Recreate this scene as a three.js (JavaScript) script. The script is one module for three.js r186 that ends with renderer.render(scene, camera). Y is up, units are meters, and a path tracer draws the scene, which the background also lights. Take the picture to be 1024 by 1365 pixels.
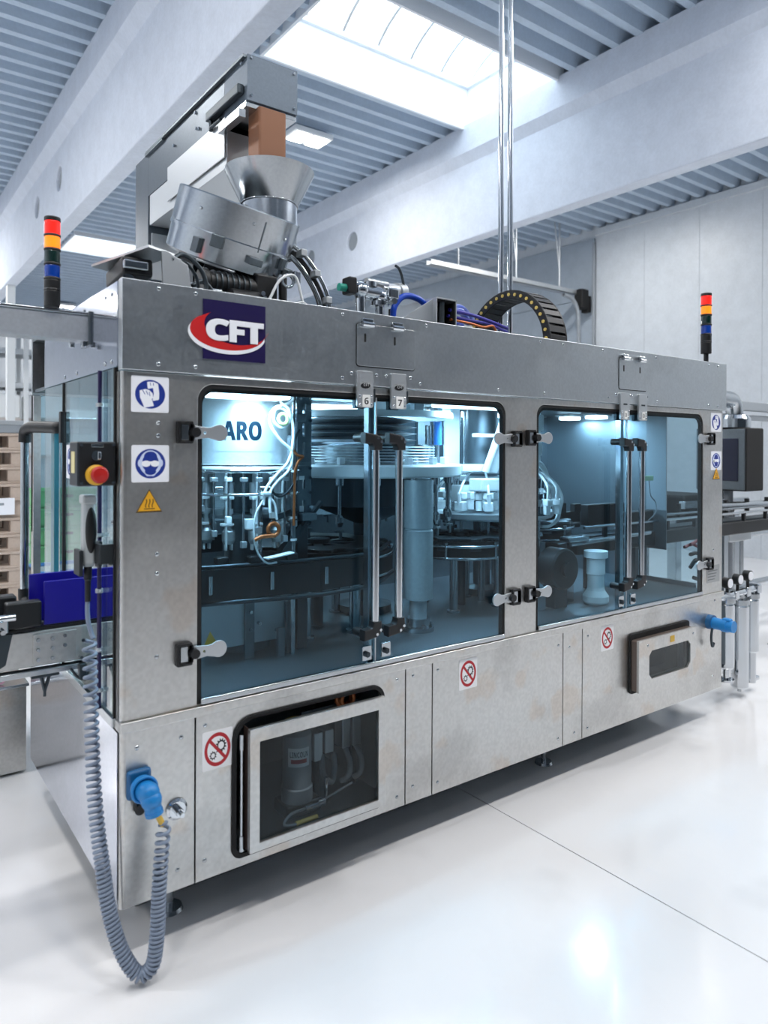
import * as THREE from 'three';
import { RoundedBoxGeometry } from 'three/addons/geometries/RoundedBoxGeometry.js';
import { mergeGeometries } from 'three/addons/utils/BufferGeometryUtils.js';
import { RectAreaLightUniformsLib } from 'three/addons/lights/RectAreaLightUniformsLib.js';
import { FontLoader } from 'three/addons/loaders/FontLoader.js';
import { TextGeometry } from 'three/addons/geometries/TextGeometry.js';

// ------------------------------------------------------------ camera, sky, exposure, light levels
const scene = new THREE.Scene();
const FOCAL = 952.33;
const camera = new THREE.PerspectiveCamera(2 * Math.atan(682.5 / FOCAL) * 180 / Math.PI, 1024 / 1365, 0.05, 120);
camera.position.set(-0.651, 1.58, 2.21);
{
  const yaw = 0.63894, pitch = 0.00235, roll = 0.00427;
  const f = new THREE.Vector3(Math.sin(yaw) * Math.cos(pitch), -Math.sin(pitch), -Math.cos(yaw) * Math.cos(pitch));
  const r = new THREE.Vector3(Math.cos(yaw), 0, Math.sin(yaw));
  const u = new THREE.Vector3().crossVectors(r, f);
  const r2 = r.clone().multiplyScalar(Math.cos(roll)).addScaledVector(u, Math.sin(roll));
  const u2 = u.clone().multiplyScalar(Math.cos(roll)).addScaledVector(r, -Math.sin(roll));
  camera.quaternion.setFromRotationMatrix(new THREE.Matrix4().makeBasis(r2, u2, f.clone().negate()));
}
camera.setViewOffset(1024, 1365, 0, 81.06, 1024, 1365);   // lens shift: the horizon lies above the middle
camera.focus = 3.4; camera.userData.fStop = 2.2;            // the near corner and the far hall are a little soft
camera.updateProjectionMatrix();
scene.add(camera);

scene.background = new THREE.Color().setRGB(0.92, 0.965, 1.0);   // even overcast sky seen through the roof lights
scene.backgroundIntensity = 3.4;
const HALL_LAMP = 105;        // radiance of the hall's LED lamps
const CABINET_LAMP = 40;      // radiance of the lamps inside the machine
const EXPOSURE = 1.78;

const renderer = new THREE.WebGLRenderer({ antialias: true });
renderer.toneMapping = THREE.LinearToneMapping;
renderer.toneMappingExposure = EXPOSURE;
renderer.shadowMap.enabled = true;
RectAreaLightUniformsLib.init();

// ------------------------------------------------------------ helpers
let seed = 7;
const rnd = () => { seed = (seed * 1664525 + 1013904223) >>> 0; return seed / 4294967296; };
const rr = (a, b) => a + (b - a) * rnd();
const V = (x, y, z) => new THREE.Vector3(x, y, z);
const used = {};
function numbered(n) { const k = used[n] = (used[n] ?? -1) + 1; return k ? n + '_' + String(k).padStart(3, '0') : n; }
const origins = new WeakMap();
function tag(o, label, category, group) { o.userData.label = label; if (category) o.userData.category = category; if (group) o.userData.group = group; return o; }
function thing(name, label, category, p = [0, 0, 0], group) {
  const g = new THREE.Group(); g.name = numbered(name); g.position.set(...p); origins.set(g, p);
  tag(g, label, category, group); scene.add(g); return g;
}
function structure(name, label) { const g = new THREE.Group(); g.name = numbered(name); origins.set(g, [0, 0, 0]); g.userData.kind = 'structure'; if (label) g.userData.label = label; scene.add(g); return g; }
function copyOf(src, p, label, turn) {
  const c = src.clone(); c.name = numbered(src.name.replace(/_\d{3}$/, '')); c.position.set(...p); if (turn !== undefined) c.rotation.y = turn;
  if (label) c.userData.label = label; scene.add(c); return c;
}
function boxUV(g) {           // texture coordinates in metres, from the face's main direction
  const p = g.attributes.position, uv = new Float32Array(p.count * 2), a = V(), b = V(), c = V(), n = V();
  for (let i = 0; i < p.count; i += 3) {
    a.fromBufferAttribute(p, i); b.fromBufferAttribute(p, i + 1); c.fromBufferAttribute(p, i + 2);
    n.crossVectors(b.clone().sub(a), c.clone().sub(a));
    const x = Math.abs(n.x), y = Math.abs(n.y), z = Math.abs(n.z);
    for (let k = 0; k < 3; k++) {
      const q = k === 0 ? a : k === 1 ? b : c;
      const [s, t] = z >= x && z >= y ? [q.x, q.y] : x >= y ? [q.z, q.y] : [q.x, q.z];
      uv[(i + k) * 2] = s; uv[(i + k) * 2 + 1] = t;
    }
  }
  g.setAttribute('uv', new THREE.BufferAttribute(uv, 2));
}
function clean(g, keep) {
  let q = g.index ? g.toNonIndexed() : g;
  for (const k of Object.keys(q.attributes)) if (!['position', 'normal', 'uv'].includes(k)) q.deleteAttribute(k);
  if (!keep) boxUV(q); else if (!q.attributes.uv) boxUV(q);
  return q;
}
function part(name, geos, mat, parent, o = {}) {
  const list = (Array.isArray(geos) ? geos.flat(3) : [geos]).map(g => clean(g, o.keepUV));
  const g = list.length > 1 ? mergeGeometries(list) : list[0].clone();
  const org = o.local ? [0, 0, 0] : (origins.get(parent) ?? [0, 0, 0]);
  g.translate(-org[0], -org[1], -org[2]);
  const m = new THREE.Mesh(g, mat); m.name = name; m.castShadow = m.receiveShadow = true; origins.set(m, org);
  if (o.label) m.userData.label = o.label;
  if (o.stuff) m.userData.kind = 'stuff';
  parent.add(m); return m;
}
const B = (x0, x1, y0, y1, z0, z1, r = 0) => {
  const w = Math.abs(x1 - x0), h = Math.abs(y1 - y0), d = Math.abs(z1 - z0);
  const g = r ? new RoundedBoxGeometry(w, h, d, 2, Math.min(r, w / 2.01, h / 2.01, d / 2.01)) : new THREE.BoxGeometry(w, h, d);
  return g.translate((x0 + x1) / 2, (y0 + y1) / 2, (z0 + z1) / 2);
};
const BC = (x, y, z, w, h, d, r = 0) => B(x - w / 2, x + w / 2, y - h / 2, y + h / 2, z - d / 2, z + d / 2, r);
function cyl(r, h, x, y, z, axis = 'y', seg = 28, r2 = r) {
  const g = new THREE.CylinderGeometry(r2, r, h, seg);
  if (axis === 'x') g.rotateZ(-Math.PI / 2); if (axis === 'z') g.rotateX(Math.PI / 2);
  return g.translate(x, y, z);
}
function rod(a, b, r, seg = 14) {
  const A = V(...a), Bv = V(...b), d = Bv.clone().sub(A), g = new THREE.CylinderGeometry(r, r, d.length(), seg);
  g.applyQuaternion(new THREE.Quaternion().setFromUnitVectors(V(0, 1, 0), d.clone().normalize()));
  return g.translate(...A.add(Bv).multiplyScalar(0.5).toArray());
}
function bar(a, b, w, h) {      // rectangular bar between two points
  const A = V(...a), Bv = V(...b), d = Bv.clone().sub(A), L = d.length(), g = new THREE.BoxGeometry(w, h, L);
  const m = new THREE.Matrix4().lookAt(A, Bv, Math.abs(d.y) > 0.95 * L ? V(1, 0, 0) : V(0, 1, 0));
  return g.applyMatrix4(m).translate(...A.add(Bv).multiplyScalar(0.5).toArray());
}
const tube = (pts, r, n = 48, seg = 10, closed = false) => new THREE.TubeGeometry(new THREE.CatmullRomCurve3(pts.map(p => V(...p)), closed, 'centripetal'), n, r, seg, closed);
const lathe = (prof, x, y, z, seg = 48) => new THREE.LatheGeometry(prof.map(p => new THREE.Vector2(...p)), seg).translate(x, y, z);
// a lathe whose profile corners stay sharp: every segment is its own band
function turned(prof, x, y, z, seg = 48) { const out = []; for (let i = 0; i + 1 < prof.length; i++) out.push(lathe([prof[i], prof[i + 1]], x, y, z, seg)); return out; }
const torus = (R, r, x, y, z, axis = 'y', seg = 64) => { const g = new THREE.TorusGeometry(R, r, 10, seg); if (axis === 'y') g.rotateX(Math.PI / 2); if (axis === 'x') g.rotateY(Math.PI / 2); return g.translate(x, y, z); };
function rrect(x0, x1, y0, y1, r, path) {     // rounded rectangle, r = number or [bl, br, tr, tl]
  const [a, b, c, d] = Array.isArray(r) ? r : [r, r, r, r], s = path ?? new THREE.Shape();
  s.moveTo(x0 + a, y0); s.lineTo(x1 - b, y0); if (b) s.absarc(x1 - b, y0 + b, b, -Math.PI / 2, 0, false);
  s.lineTo(x1, y1 - c); if (c) s.absarc(x1 - c, y1 - c, c, 0, Math.PI / 2, false);
  s.lineTo(x0 + d, y1); if (d) s.absarc(x0 + d, y1 - d, d, Math.PI / 2, Math.PI, false);
  s.lineTo(x0, y0 + a); if (a) s.absarc(x0 + a, y0 + a, a, Math.PI, Math.PI * 1.5, false);
  return s;
}
const hole = (s, ...a) => { s.holes.push(rrect(...a, new THREE.Path())); return s; };
const ext = (s, z0, z1, bevel = 0) => {
  const d = z1 - z0;
  return new THREE.ExtrudeGeometry(s, { depth: d - 2 * bevel, bevelEnabled: bevel > 0, bevelSize: bevel, bevelThickness: bevel, bevelOffset: -bevel, bevelSegments: 2, curveSegments: 14 }).translate(0, 0, z0 + bevel);
};
const poly = pts => { const s = new THREE.Shape(); pts.forEach((p, i) => i ? s.lineTo(...p) : s.moveTo(...p)); s.closePath(); return s; };
const circ = (s, x, y, r, P = THREE.Path) => { const h = new P(); h.absarc(x, y, r, 0, Math.PI * 2, false); if (s) s.holes.push(h); return h; };
// a thin printed sticker standing at (x, y, z), facing +z, uv 0..1 over it
function sticker(w, h, r, t = 0.0012) {
  const g = ext(rrect(-w / 2, w / 2, -h / 2, h / 2, r), 0, t); const p = g.attributes.position, uv = new Float32Array(p.count * 2);
  for (let i = 0; i < p.count; i++) { uv[2 * i] = p.getX(i) / w + 0.5; uv[2 * i + 1] = p.getY(i) / h + 0.5; }
  g.setAttribute('uv', new THREE.BufferAttribute(uv, 2)); return g;
}

// ------------------------------------------------------------ textures
function noiseField(n, cells, s) {   // tiling value noise 0..1
  const old = seed; seed = s; const lat = Array.from({ length: cells * cells }, () => rnd()); seed = old;
  const out = new Float32Array(n * n), sm = t => t * t * (3 - 2 * t);
  for (let j = 0; j < n; j++) for (let i = 0; i < n; i++) {
    const x = i / n * cells, y = j / n * cells, xi = Math.floor(x), yi = Math.floor(y), fx = sm(x - xi), fy = sm(y - yi);
    const q = (a, b) => lat[((b % cells) * cells) + (a % cells)];
    out[j * n + i] = (q(xi, yi) * (1 - fx) + q(xi + 1, yi) * fx) * (1 - fy) + (q(xi, yi + 1) * (1 - fx) + q(xi + 1, yi + 1) * fx) * fy;
  }
  return out;
}
function fractal(n, c0, oct, s) {
  const out = new Float32Array(n * n); let amp = 1, tot = 0;
  for (let o = 0; o < oct; o++) { const f = noiseField(n, c0 << o, s + o * 17); for (let i = 0; i < out.length; i++) out[i] += f[i] * amp; tot += amp; amp *= 0.55; }
  for (let i = 0; i < out.length; i++) out[i] /= tot; return out;
}
function dataTex(n, fn, rep, srgb) {
  const d = new Uint8Array(n * n * 4);
  for (let i = 0; i < n * n; i++) { const c = fn(i); for (let k = 0; k < 3; k++) d[i * 4 + k] = Math.max(0, Math.min(255, c[k] ?? c[0])); d[i * 4 + 3] = 255; }
  const t = new THREE.DataTexture(d, n, n); t.wrapS = t.wrapT = THREE.RepeatWrapping; t.magFilter = t.minFilter = THREE.LinearFilter; t.repeat.set(...rep);
  if (srgb) t.colorSpace = THREE.SRGBColorSpace; t.needsUpdate = true; return t;
}
const N = 256;
const fA = fractal(N, 4, 5, 11), fB = fractal(N, 6, 4, 41), fC = fractal(N, 16, 3, 77), fG = noiseField(N, 128, 5);
const smooth = (a, b, x) => { const t = Math.max(0, Math.min(1, (x - a) / (b - a))); return t * t * (3 - 2 * t); };
// sheet steel: grain, handling smudges and a few rust-brown cleaning stains
const steelMap = dataTex(N, i => { const g = 236 + (fG[i] - 0.5) * 14 - smooth(0.5, 0.72, fA[i]) * 16, s = smooth(0.6, 0.74, fB[i]); return [g - s * 3, g - s * 10, g - s * 16]; }, [0.9, 0.9], true);
const steelClean = dataTex(N, i => { const g = 242 + (fG[i] - 0.5) * 12 - smooth(0.55, 0.75, fA[i]) * 10; return [g, g, g]; }, [1.1, 1.1], true);
const steelRough = dataTex(N, i => [150 + (fA[i] - 0.5) * 45 + (fG[i] - 0.5) * 30], [1.3, 1.3]);
const streak = dataTex(N, i => { const y = Math.floor(i / N); return [128 + (fG[(y * 37 % N) * N + (y * 91 % N)] - 0.5) * 120 + (fG[i] - 0.5) * 40]; }, [2, 6]);
const paintMap = dataTex(N, i => { const g = 240 + (fC[i] - 0.5) * 14 + (fG[i] - 0.5) * 8; return [g, g, g]; }, [0.5, 0.5], true);
const floorMap = dataTex(N, i => { const g = 244 + (fA[i] - 0.5) * 10 - smooth(0.64, 0.8, fB[i]) * 9; return [g, g, g + 1]; }, [0.35, 0.35], true);
const floorRough = dataTex(N, i => [70 + (fA[i] - 0.5) * 40], [0.5, 0.5]);
function canvasTex(w, h, draw) {
  const c = document.createElement('canvas'); c.width = w; c.height = h; draw(c.getContext('2d'), w, h);
  const t = new THREE.CanvasTexture(c); t.colorSpace = THREE.SRGBColorSpace; t.magFilter = THREE.LinearFilter; return t;
}
const BLUE = '#12308c';
const texGloves = canvasTex(256, 256, g => {
  g.fillStyle = '#eceef4'; g.fillRect(0, 0, 256, 256); g.fillStyle = BLUE; g.beginPath(); g.arc(128, 128, 102, 0, 7); g.fill();
  g.fillStyle = '#f2f4fa'; g.lineJoin = 'round'; g.strokeStyle = '#f2f4fa'; g.lineWidth = 12;
  const P = q => { g.beginPath(); q.forEach((p, i) => i ? g.lineTo(...p) : g.moveTo(...p)); g.closePath(); g.fill(); g.stroke(); };
  P([[62, 108], [96, 98], [118, 104], [138, 122], [142, 150], [132, 160], [146, 206], [92, 218], [64, 150]]);
  P([[112, 46], [150, 44], [176, 56], [184, 120], [182, 160], [150, 168], [158, 120], [150, 76], [116, 84]]);
  g.strokeStyle = BLUE; g.lineWidth = 4;
  for (const [a, b, c, d] of [[76, 100, 92, 130], [100, 104, 112, 132], [120, 112, 126, 140], [128, 46, 130, 66], [148, 46, 150, 66]]) { g.beginPath(); g.moveTo(a, b); g.lineTo(c, d); g.stroke(); }
});
const texGoggles = canvasTex(256, 256, g => {
  g.fillStyle = '#eceef4'; g.fillRect(0, 0, 256, 256); g.fillStyle = BLUE; g.beginPath(); g.arc(128, 128, 102, 0, 7); g.fill();
  g.strokeStyle = '#cdd8f2'; g.lineWidth = 20; g.beginPath(); g.ellipse(128, 122, 66, 76, 0, 0, 7); g.stroke();
  g.fillStyle = '#cdd8f2'; g.beginPath(); g.ellipse(56, 124, 14, 26, 0, 0, 7); g.fill(); g.beginPath(); g.ellipse(200, 124, 14, 26, 0, 0, 7); g.fill();
  g.beginPath(); g.moveTo(74, 180); g.lineTo(104, 214); g.lineTo(152, 214); g.lineTo(182, 180); g.closePath(); g.fill();
  g.fillStyle = BLUE; g.beginPath(); g.ellipse(128, 182, 38, 24, 0, 0, 7); g.fill(); g.beginPath(); g.ellipse(128, 78, 44, 34, 0, 0, 7); g.fill();
  g.fillStyle = '#f4f6fb'; g.beginPath(); g.ellipse(98, 128, 30, 22, 0, 0, 7); g.fill(); g.beginPath(); g.ellipse(158, 128, 30, 22, 0, 0, 7); g.fill(); g.fillRect(70, 112, 116, 12);
});
const texNoTouch = canvasTex(256, 256, g => {
  g.fillStyle = '#eeeef0'; g.fillRect(0, 0, 256, 256);
  const gear = (x, y, r, n) => { g.fillStyle = '#18181c'; g.beginPath(); for (let i = 0; i <= n * 4; i++) { const a = i / (n * 4) * Math.PI * 2, q = (i % 4 < 2) ? r : r * 1.35; g.lineTo(x + Math.cos(a) * q, y + Math.sin(a) * q); } g.fill(); g.fillStyle = '#eeeef0'; g.beginPath(); g.arc(x, y, r * 0.72, 0, 7); g.fill(); };
  gear(158, 108, 34, 12); gear(90, 164, 22, 9);
  g.fillStyle = '#20181c'; g.beginPath(); g.moveTo(110, 150); g.lineTo(140, 120); g.lineTo(152, 140); g.closePath(); g.fill();
  g.strokeStyle = '#b01724'; g.lineWidth = 24; g.beginPath(); g.arc(128, 128, 98, 0, 7); g.stroke();
  g.lineWidth = 22; g.beginPath(); g.moveTo(60, 60); g.lineTo(196, 196); g.stroke();
});
const texHot = canvasTex(128, 128, g => { g.fillStyle = '#e0a31c'; g.fillRect(0, 0, 128, 128); g.strokeStyle = '#5a4312'; g.lineWidth = 5; for (const x of [48, 64, 80]) { g.beginPath(); g.moveTo(x, 96); g.bezierCurveTo(x - 10, 84, x + 10, 72, x, 56); g.stroke(); } g.fillStyle = '#5a4312'; g.fillRect(38, 100, 52, 5); });
const texElectric = canvasTex(128, 128, g => { g.fillStyle = '#c9a13a'; g.fillRect(0, 0, 128, 128); g.fillStyle = '#2a2412'; g.beginPath(); g.ellipse(64, 98, 24, 11, 0, 0, 7); g.fill(); });
const texNum = n => canvasTex(64, 96, g => { g.fillStyle = '#e8e8e6'; g.fillRect(0, 0, 64, 96); g.fillStyle = '#141416'; g.font = 'bold 72px sans-serif'; g.textAlign = 'center'; g.textBaseline = 'middle'; g.fillText(n, 32, 50); });
const texOval = canvasTex(128, 64, g => { g.fillStyle = '#a6a9ab'; g.fillRect(0, 0, 128, 64); g.fillStyle = '#17171a'; g.beginPath(); g.ellipse(62, 36, 54, 26, -0.06, 0, 7); g.fill(); g.fillStyle = '#c2c5c7'; g.font = 'bold 38px sans-serif'; g.textAlign = 'center'; g.textBaseline = 'middle'; g.fillText('CFT', 72, 28); g.fillRect(44, 0, 84, 6); });
const texDrum = canvasTex(512, 256, g => { g.fillStyle = '#cdd2d5'; g.fillRect(0, 0, 512, 256); g.fillStyle = '#0e2a3a'; g.font = 'bold 150px sans-serif'; g.textBaseline = 'middle'; g.fillText('ARO', 84, 134); g.strokeStyle = '#0e2a3a'; g.lineWidth = 7; g.strokeText('ARO', 84, 134); });
const texPump = canvasTex(256, 128, g => { g.fillStyle = '#dfe2e4'; g.fillRect(0, 0, 256, 128); g.fillStyle = '#1c2430'; g.font = 'bold 52px sans-serif'; g.textBaseline = 'middle'; g.textAlign = 'center'; g.fillText('LINCOLN', 128, 44, 220); g.fillStyle = '#a8323c'; g.fillRect(36, 76, 184, 28); });
const texPlate = canvasTex(128, 96, g => { g.fillStyle = '#a9abac'; g.fillRect(0, 0, 128, 96); g.fillStyle = '#6f7274'; for (let i = 0; i < 5; i++) g.fillRect(10, 12 + i * 16, 60 + (i * 37 % 46), 5); });

// ------------------------------------------------------------ materials
const std = (hex, rough = 0.6, metal = 0, o = {}) => new THREE.MeshStandardMaterial({ color: hex, roughness: rough, metalness: metal, ...o });
const M = {
  steel: std('#e0dfdc', 0.62, 1, { map: steelMap, roughnessMap: steelRough, bumpMap: streak, bumpScale: 0.00003 }),
  header: std('#d2d7da', 0.62, 1, { map: steelClean, roughnessMap: steelRough, bumpMap: streak, bumpScale: 0.00003 }),
  inox: std('#c4c9cd', 0.2, 1, { map: steelClean }),
  mirror: std('#dde2ee', 0.12, 1, { map: steelClean }),
  chrome: std('#d0d4d8', 0.1, 1),
  dullsteel: std('#848d93', 0.45, 1, { map: steelClean }),
  headfront: std('#6b7784', 0.5, 0.5, { map: steelClean }),
  headbox: std('#6a737c', 0.4, 1, { map: steelClean }),
  satin: std('#cdd3da', 0.45, 0.75, { map: steelClean }),
  column: std('#bcc6cb', 0.42, 0.5, { map: steelClean }),
  drumskin: std('#d6dbde', 0.35, 0.4, { map: steelClean }),
  darkmetal: std('#4a5156', 0.45, 1),
  alu: std('#c5c9cc', 0.45, 0.9),
  black: std('#121316', 0.45),
  rubber: std('#0d0e10', 0.75),
  chain: std('#17181b', 0.5),
  yellow: std('#e2c66a', 0.5),
  whiteplastic: std('#e6eaec', 0.4),
  greyplastic: std('#8e959c', 0.5),
  coil: std('#7d8a9e', 0.45),
  plugblue: std('#1f7fc4', 0.35),
  guardblue: std('#150c86', 0.35),
  hoseblue: std('#1546b8', 0.35),
  hoseviolet: std('#3b35a0', 0.4),
  copper: std('#b5683c', 0.4, 0.6),
  brown: std('#8a5c40', 0.55),
  signwhite: std('#eceef4', 0.5),
  beam: std('#d9e1ee', 0.85, 0, { map: paintMap }),
  deck: std('#bccddf', 0.6, 0, { map: paintMap }),
  wallnear: std('#56616b', 0.7, 0, { map: paintMap }),
  roof: std('#b9c2ca', 0.8),
  wall: std('#d2d9e0', 0.42, 0, { map: paintMap }),
  wallshade: std('#aab6c2', 0.7, 0, { map: paintMap }),  // wall colour with shade put into it
  floor: new THREE.MeshPhysicalMaterial({ color: '#ebebec', map: floorMap, roughness: 0.5, roughnessMap: floorRough, clearcoat: 0.4, clearcoatRoughness: 0.05 }),
  joint: std('#8e8f9c', 0.8),
  curb: std('#e6ebf0', 0.7),
  red: std('#c21f22', 0.4), amber: std('#c9701c', 0.4),
  green: std('#6fb37c', 0.5), wood: std('#c4b2a4', 0.8, 0, { map: paintMap }), wooddark: std('#6b5044', 0.85), carton: std('#cfc7c2', 0.85),
  purple: std('#150744', 0.4),
};
const glassMat = new THREE.MeshPhysicalMaterial({ color: '#d8eaf1', roughness: 0.0, metalness: 0, transmission: 1, thickness: 0, ior: 1.3 });
const glassClear = new THREE.MeshPhysicalMaterial({ color: '#e8f2f4', roughness: 0.0, transmission: 1, thickness: 0, ior: 1.5 });
const glassDark = new THREE.MeshPhysicalMaterial({ color: '#d3dce0', roughness: 0.0, transmission: 1, thickness: 0, ior: 1.3 });
const glassEdge = new THREE.MeshPhysicalMaterial({ color: '#5fa9b8', roughness: 0.15, transmission: 0.55, thickness: 0, ior: 1.45 });
const skyPane = new THREE.MeshPhysicalMaterial({ color: '#f4f8fb', roughness: 0.0, transmission: 1, thickness: 0, ior: 1.3 });
const printed = (t, rough = 0.5, metal = 0) => new THREE.MeshStandardMaterial({ map: t, roughness: rough, metalness: metal });
const glow = (hex, k) => new THREE.MeshStandardMaterial({ color: '#ffffff', emissive: hex, emissiveIntensity: k, roughness: 0.5 });
const P = { gloves: printed(texGloves), goggles: printed(texGoggles), notouch: printed(texNoTouch), hot: printed(texHot), electric: printed(texElectric), n6: printed(texNum('6')), n7: printed(texNum('7')), n1: printed(texNum('0')), oval: printed(texOval, 0.4, 0.3), drum: printed(texDrum, 0.35, 0.4), pump: printed(texPump), plate: printed(texPlate, 0.4, 0.5) };
function areaLight(parent, w, h, power, color, x, y, z) {   // rectangular light facing down
  const l = new THREE.RectAreaLight(color, power, w, h); l.rotation.x = -Math.PI / 2; l.position.set(x, y, z); parent.add(l); return l;
}

// ------------------------------------------------------------ the hall
const CEIL = 5.55, X0 = -7, X1 = 10.05, Z0 = -20.5, Z1 = 13;
{
  const fl = structure('floor');
  part('concrete_base', B(X0 - 0.3, X1 + 0.3, -0.3, -0.006, Z0 - 0.3, Z1 + 0.3), M.joint, fl);
  const cuts = [X0 - 0.3, -3.38, 1.624, 6.63, X1 + 0.3], g = 0.003;
  for (let i = 0; i < 4; i++) part('floor_slab', B(cuts[i] + (i ? g : 0), cuts[i + 1] - (i < 3 ? g : 0), -0.02, 0, Z0 - 0.3, Z1 + 0.3), M.floor, fl);
}
const SKY = [[2.64, 5.42, -4.27, -2.83], [2.64, 5.42, -13.05, -11.83]];
const BEAMS = [-6.955, -2.79, 1.375, 5.54];
{
  const ce = structure('ceiling');
  // roof slab with the openings of the roof lights
  const s = poly([[X0 - 0.3, -Z1 - 0.3], [X1 + 0.3, -Z1 - 0.3], [X1 + 0.3, -Z0 + 0.3], [X0 - 0.3, -Z0 + 0.3]]);
  for (const [a, b, c, d] of SKY) hole(s, a - 0.031, b + 0.031, -d - 0.031, -c + 0.031, 0);
  part('roof_slab', ext(s, 5.72, 5.9).rotateX(-Math.PI / 2), M.roof, ce);
  const deck = (x0, x1, z0, z1) => {
    const n = Math.max(1, Math.round((z1 - z0) / 0.265)), p = (z1 - z0) / n, lo = CEIL, hi = CEIL + 0.13, top = [];
    for (let i = 0; i < n; i++) { const z = z0 + i * p; for (const [q, y] of [[0, hi], [0.42, hi], [0.56, lo], [0.86, lo], [1, hi]]) if (q < 1 || i === n - 1) top.push([-(z + q * p), y]); }
    const pts = [...top, ...top.slice().reverse().map(([z, y]) => [z, y + 0.012])];
    return ext(poly(pts), x0, x1).rotateY(Math.PI / 2);
  };
  const edges = [X0, ...BEAMS, X1];
  for (let b = 0; b < edges.length - 1; b++) {
    const x0 = edges[b], x1 = edges[b + 1], open = SKY.filter(q => q[0] > x0 && q[1] < x1).sort((p, q) => p[2] - q[2]);
    const gs = []; let z = Z0;
    for (const q of open) { gs.push(deck(x0, x1, z, q[2] - 0.03)); gs.push(deck(x0, q[0] - 0.03, q[2] - 0.03, q[3] + 0.03)); if (x1 - q[1] > 0.06) gs.push(deck(q[1] + 0.03, x1, q[2] - 0.03, q[3] + 0.03)); z = q[3] + 0.03; }
    gs.push(deck(x0, x1, z, Z1));
    part('roof_deck', gs, M.deck, ce);
  }
}
SKY.forEach(([a, b, c, d], k) => {
  const w = structure('window_' + (k + 1)), t = 0.03, y0 = CEIL - 0.03, y1 = 6.02;
  for (const q of [[a - t, b + t, c - t, c], [a - t, b + t, d, d + t], [a - t, a, c, d], [b, b + t, c, d]]) part('curb', B(q[0], q[1], y0, y1, q[2], q[3]), M.curb, w);
  for (const q of [[a - 0.06, b + 0.06, c - 0.06, c + 0.045], [a - 0.06, b + 0.06, d - 0.045, d + 0.06], [a - 0.06, a + 0.04, c + 0.045, d - 0.045], [b - 0.04, b + 0.06, c + 0.045, d - 0.045]]) part('curb_rim', B(q[0], q[1], y1, y1 + 0.05, q[2], q[3]), M.curb, w);
  const R0 = (d - c) / 2, rise = 0.3, R = (R0 * R0 + rise * rise) / (2 * rise), half = Math.asin(R0 / R), cz = (c + d) / 2, cy = y1 + 0.05 + rise - R;
  const arc = (x0, x1, r0, r1) => {
    const s = new THREE.Shape(), n = 20; for (let i = 0; i <= n; i++) { const q = -half + 2 * half * i / n; const p = [-(cz + Math.sin(q) * r1), cy + Math.cos(q) * r1]; i ? s.lineTo(...p) : s.moveTo(...p); }
    for (let i = n; i >= 0; i--) { const q = -half + 2 * half * i / n; s.lineTo(-(cz + Math.sin(q) * r0), cy + Math.cos(q) * r0); }
    s.closePath(); return ext(s, x0, x1).rotateY(Math.PI / 2);
  };
  const n = Math.round((b - a) / 0.48), st = (b - a) / n;
  for (let i = 0; i <= n; i++) part('roof_rib', arc(a + i * st - 0.017, a + i * st + 0.017, R - 0.03, R + 0.01), M.alu, w);
  for (let i = 0; i < n; i++) part('pane', arc(a + i * st + 0.012, a + (i + 1) * st - 0.012, R, R + 0.006), skyPane, w);
  // gable ends of the vault
  const seg = new THREE.Shape(); for (let i = 0; i <= 20; i++) { const q = -half + 2 * half * i / 20; const p = [-(cz + Math.sin(q) * R), cy + Math.cos(q) * R]; i ? seg.lineTo(...p) : seg.moveTo(...p); }
  for (const q of [a - 0.02, b]) part('gable', ext(seg, q, q + 0.02).rotateY(Math.PI / 2), M.curb, w);
});
BEAMS.forEach(x => {
  const b = structure('beam'), w = 0.088, f = w + 0.085;
  const s = poly([[-Z1, 4.19], [-Z0, 4.19], [-Z0, 5.16], [-Z1, 5.16]]);
  for (const z of [-6.85, -8.1, -11.5, -12.75]) circ(s, -z, 4.755, 0.14);
  for (const z of [-6.85, -8.1, -11.5, -12.75]) part('hole_disc', cyl(0.139, 0.1, x, 4.755, z, 'x', 32), M.greyplastic, b);  // grey disc added in each hole to make it read darker
  part('web', ext(s, x - w, x + w, 0.012).rotateY(Math.PI / 2), M.beam, b);
  part('flange', ext(poly([[-w, 5.12], [w, 5.12], [f, 5.23], [f, 5.56], [-f, 5.56], [-f, 5.23]]), 0, Z1 - Z0).translate(x, 0, Z0), M.beam, b);
});
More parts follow.
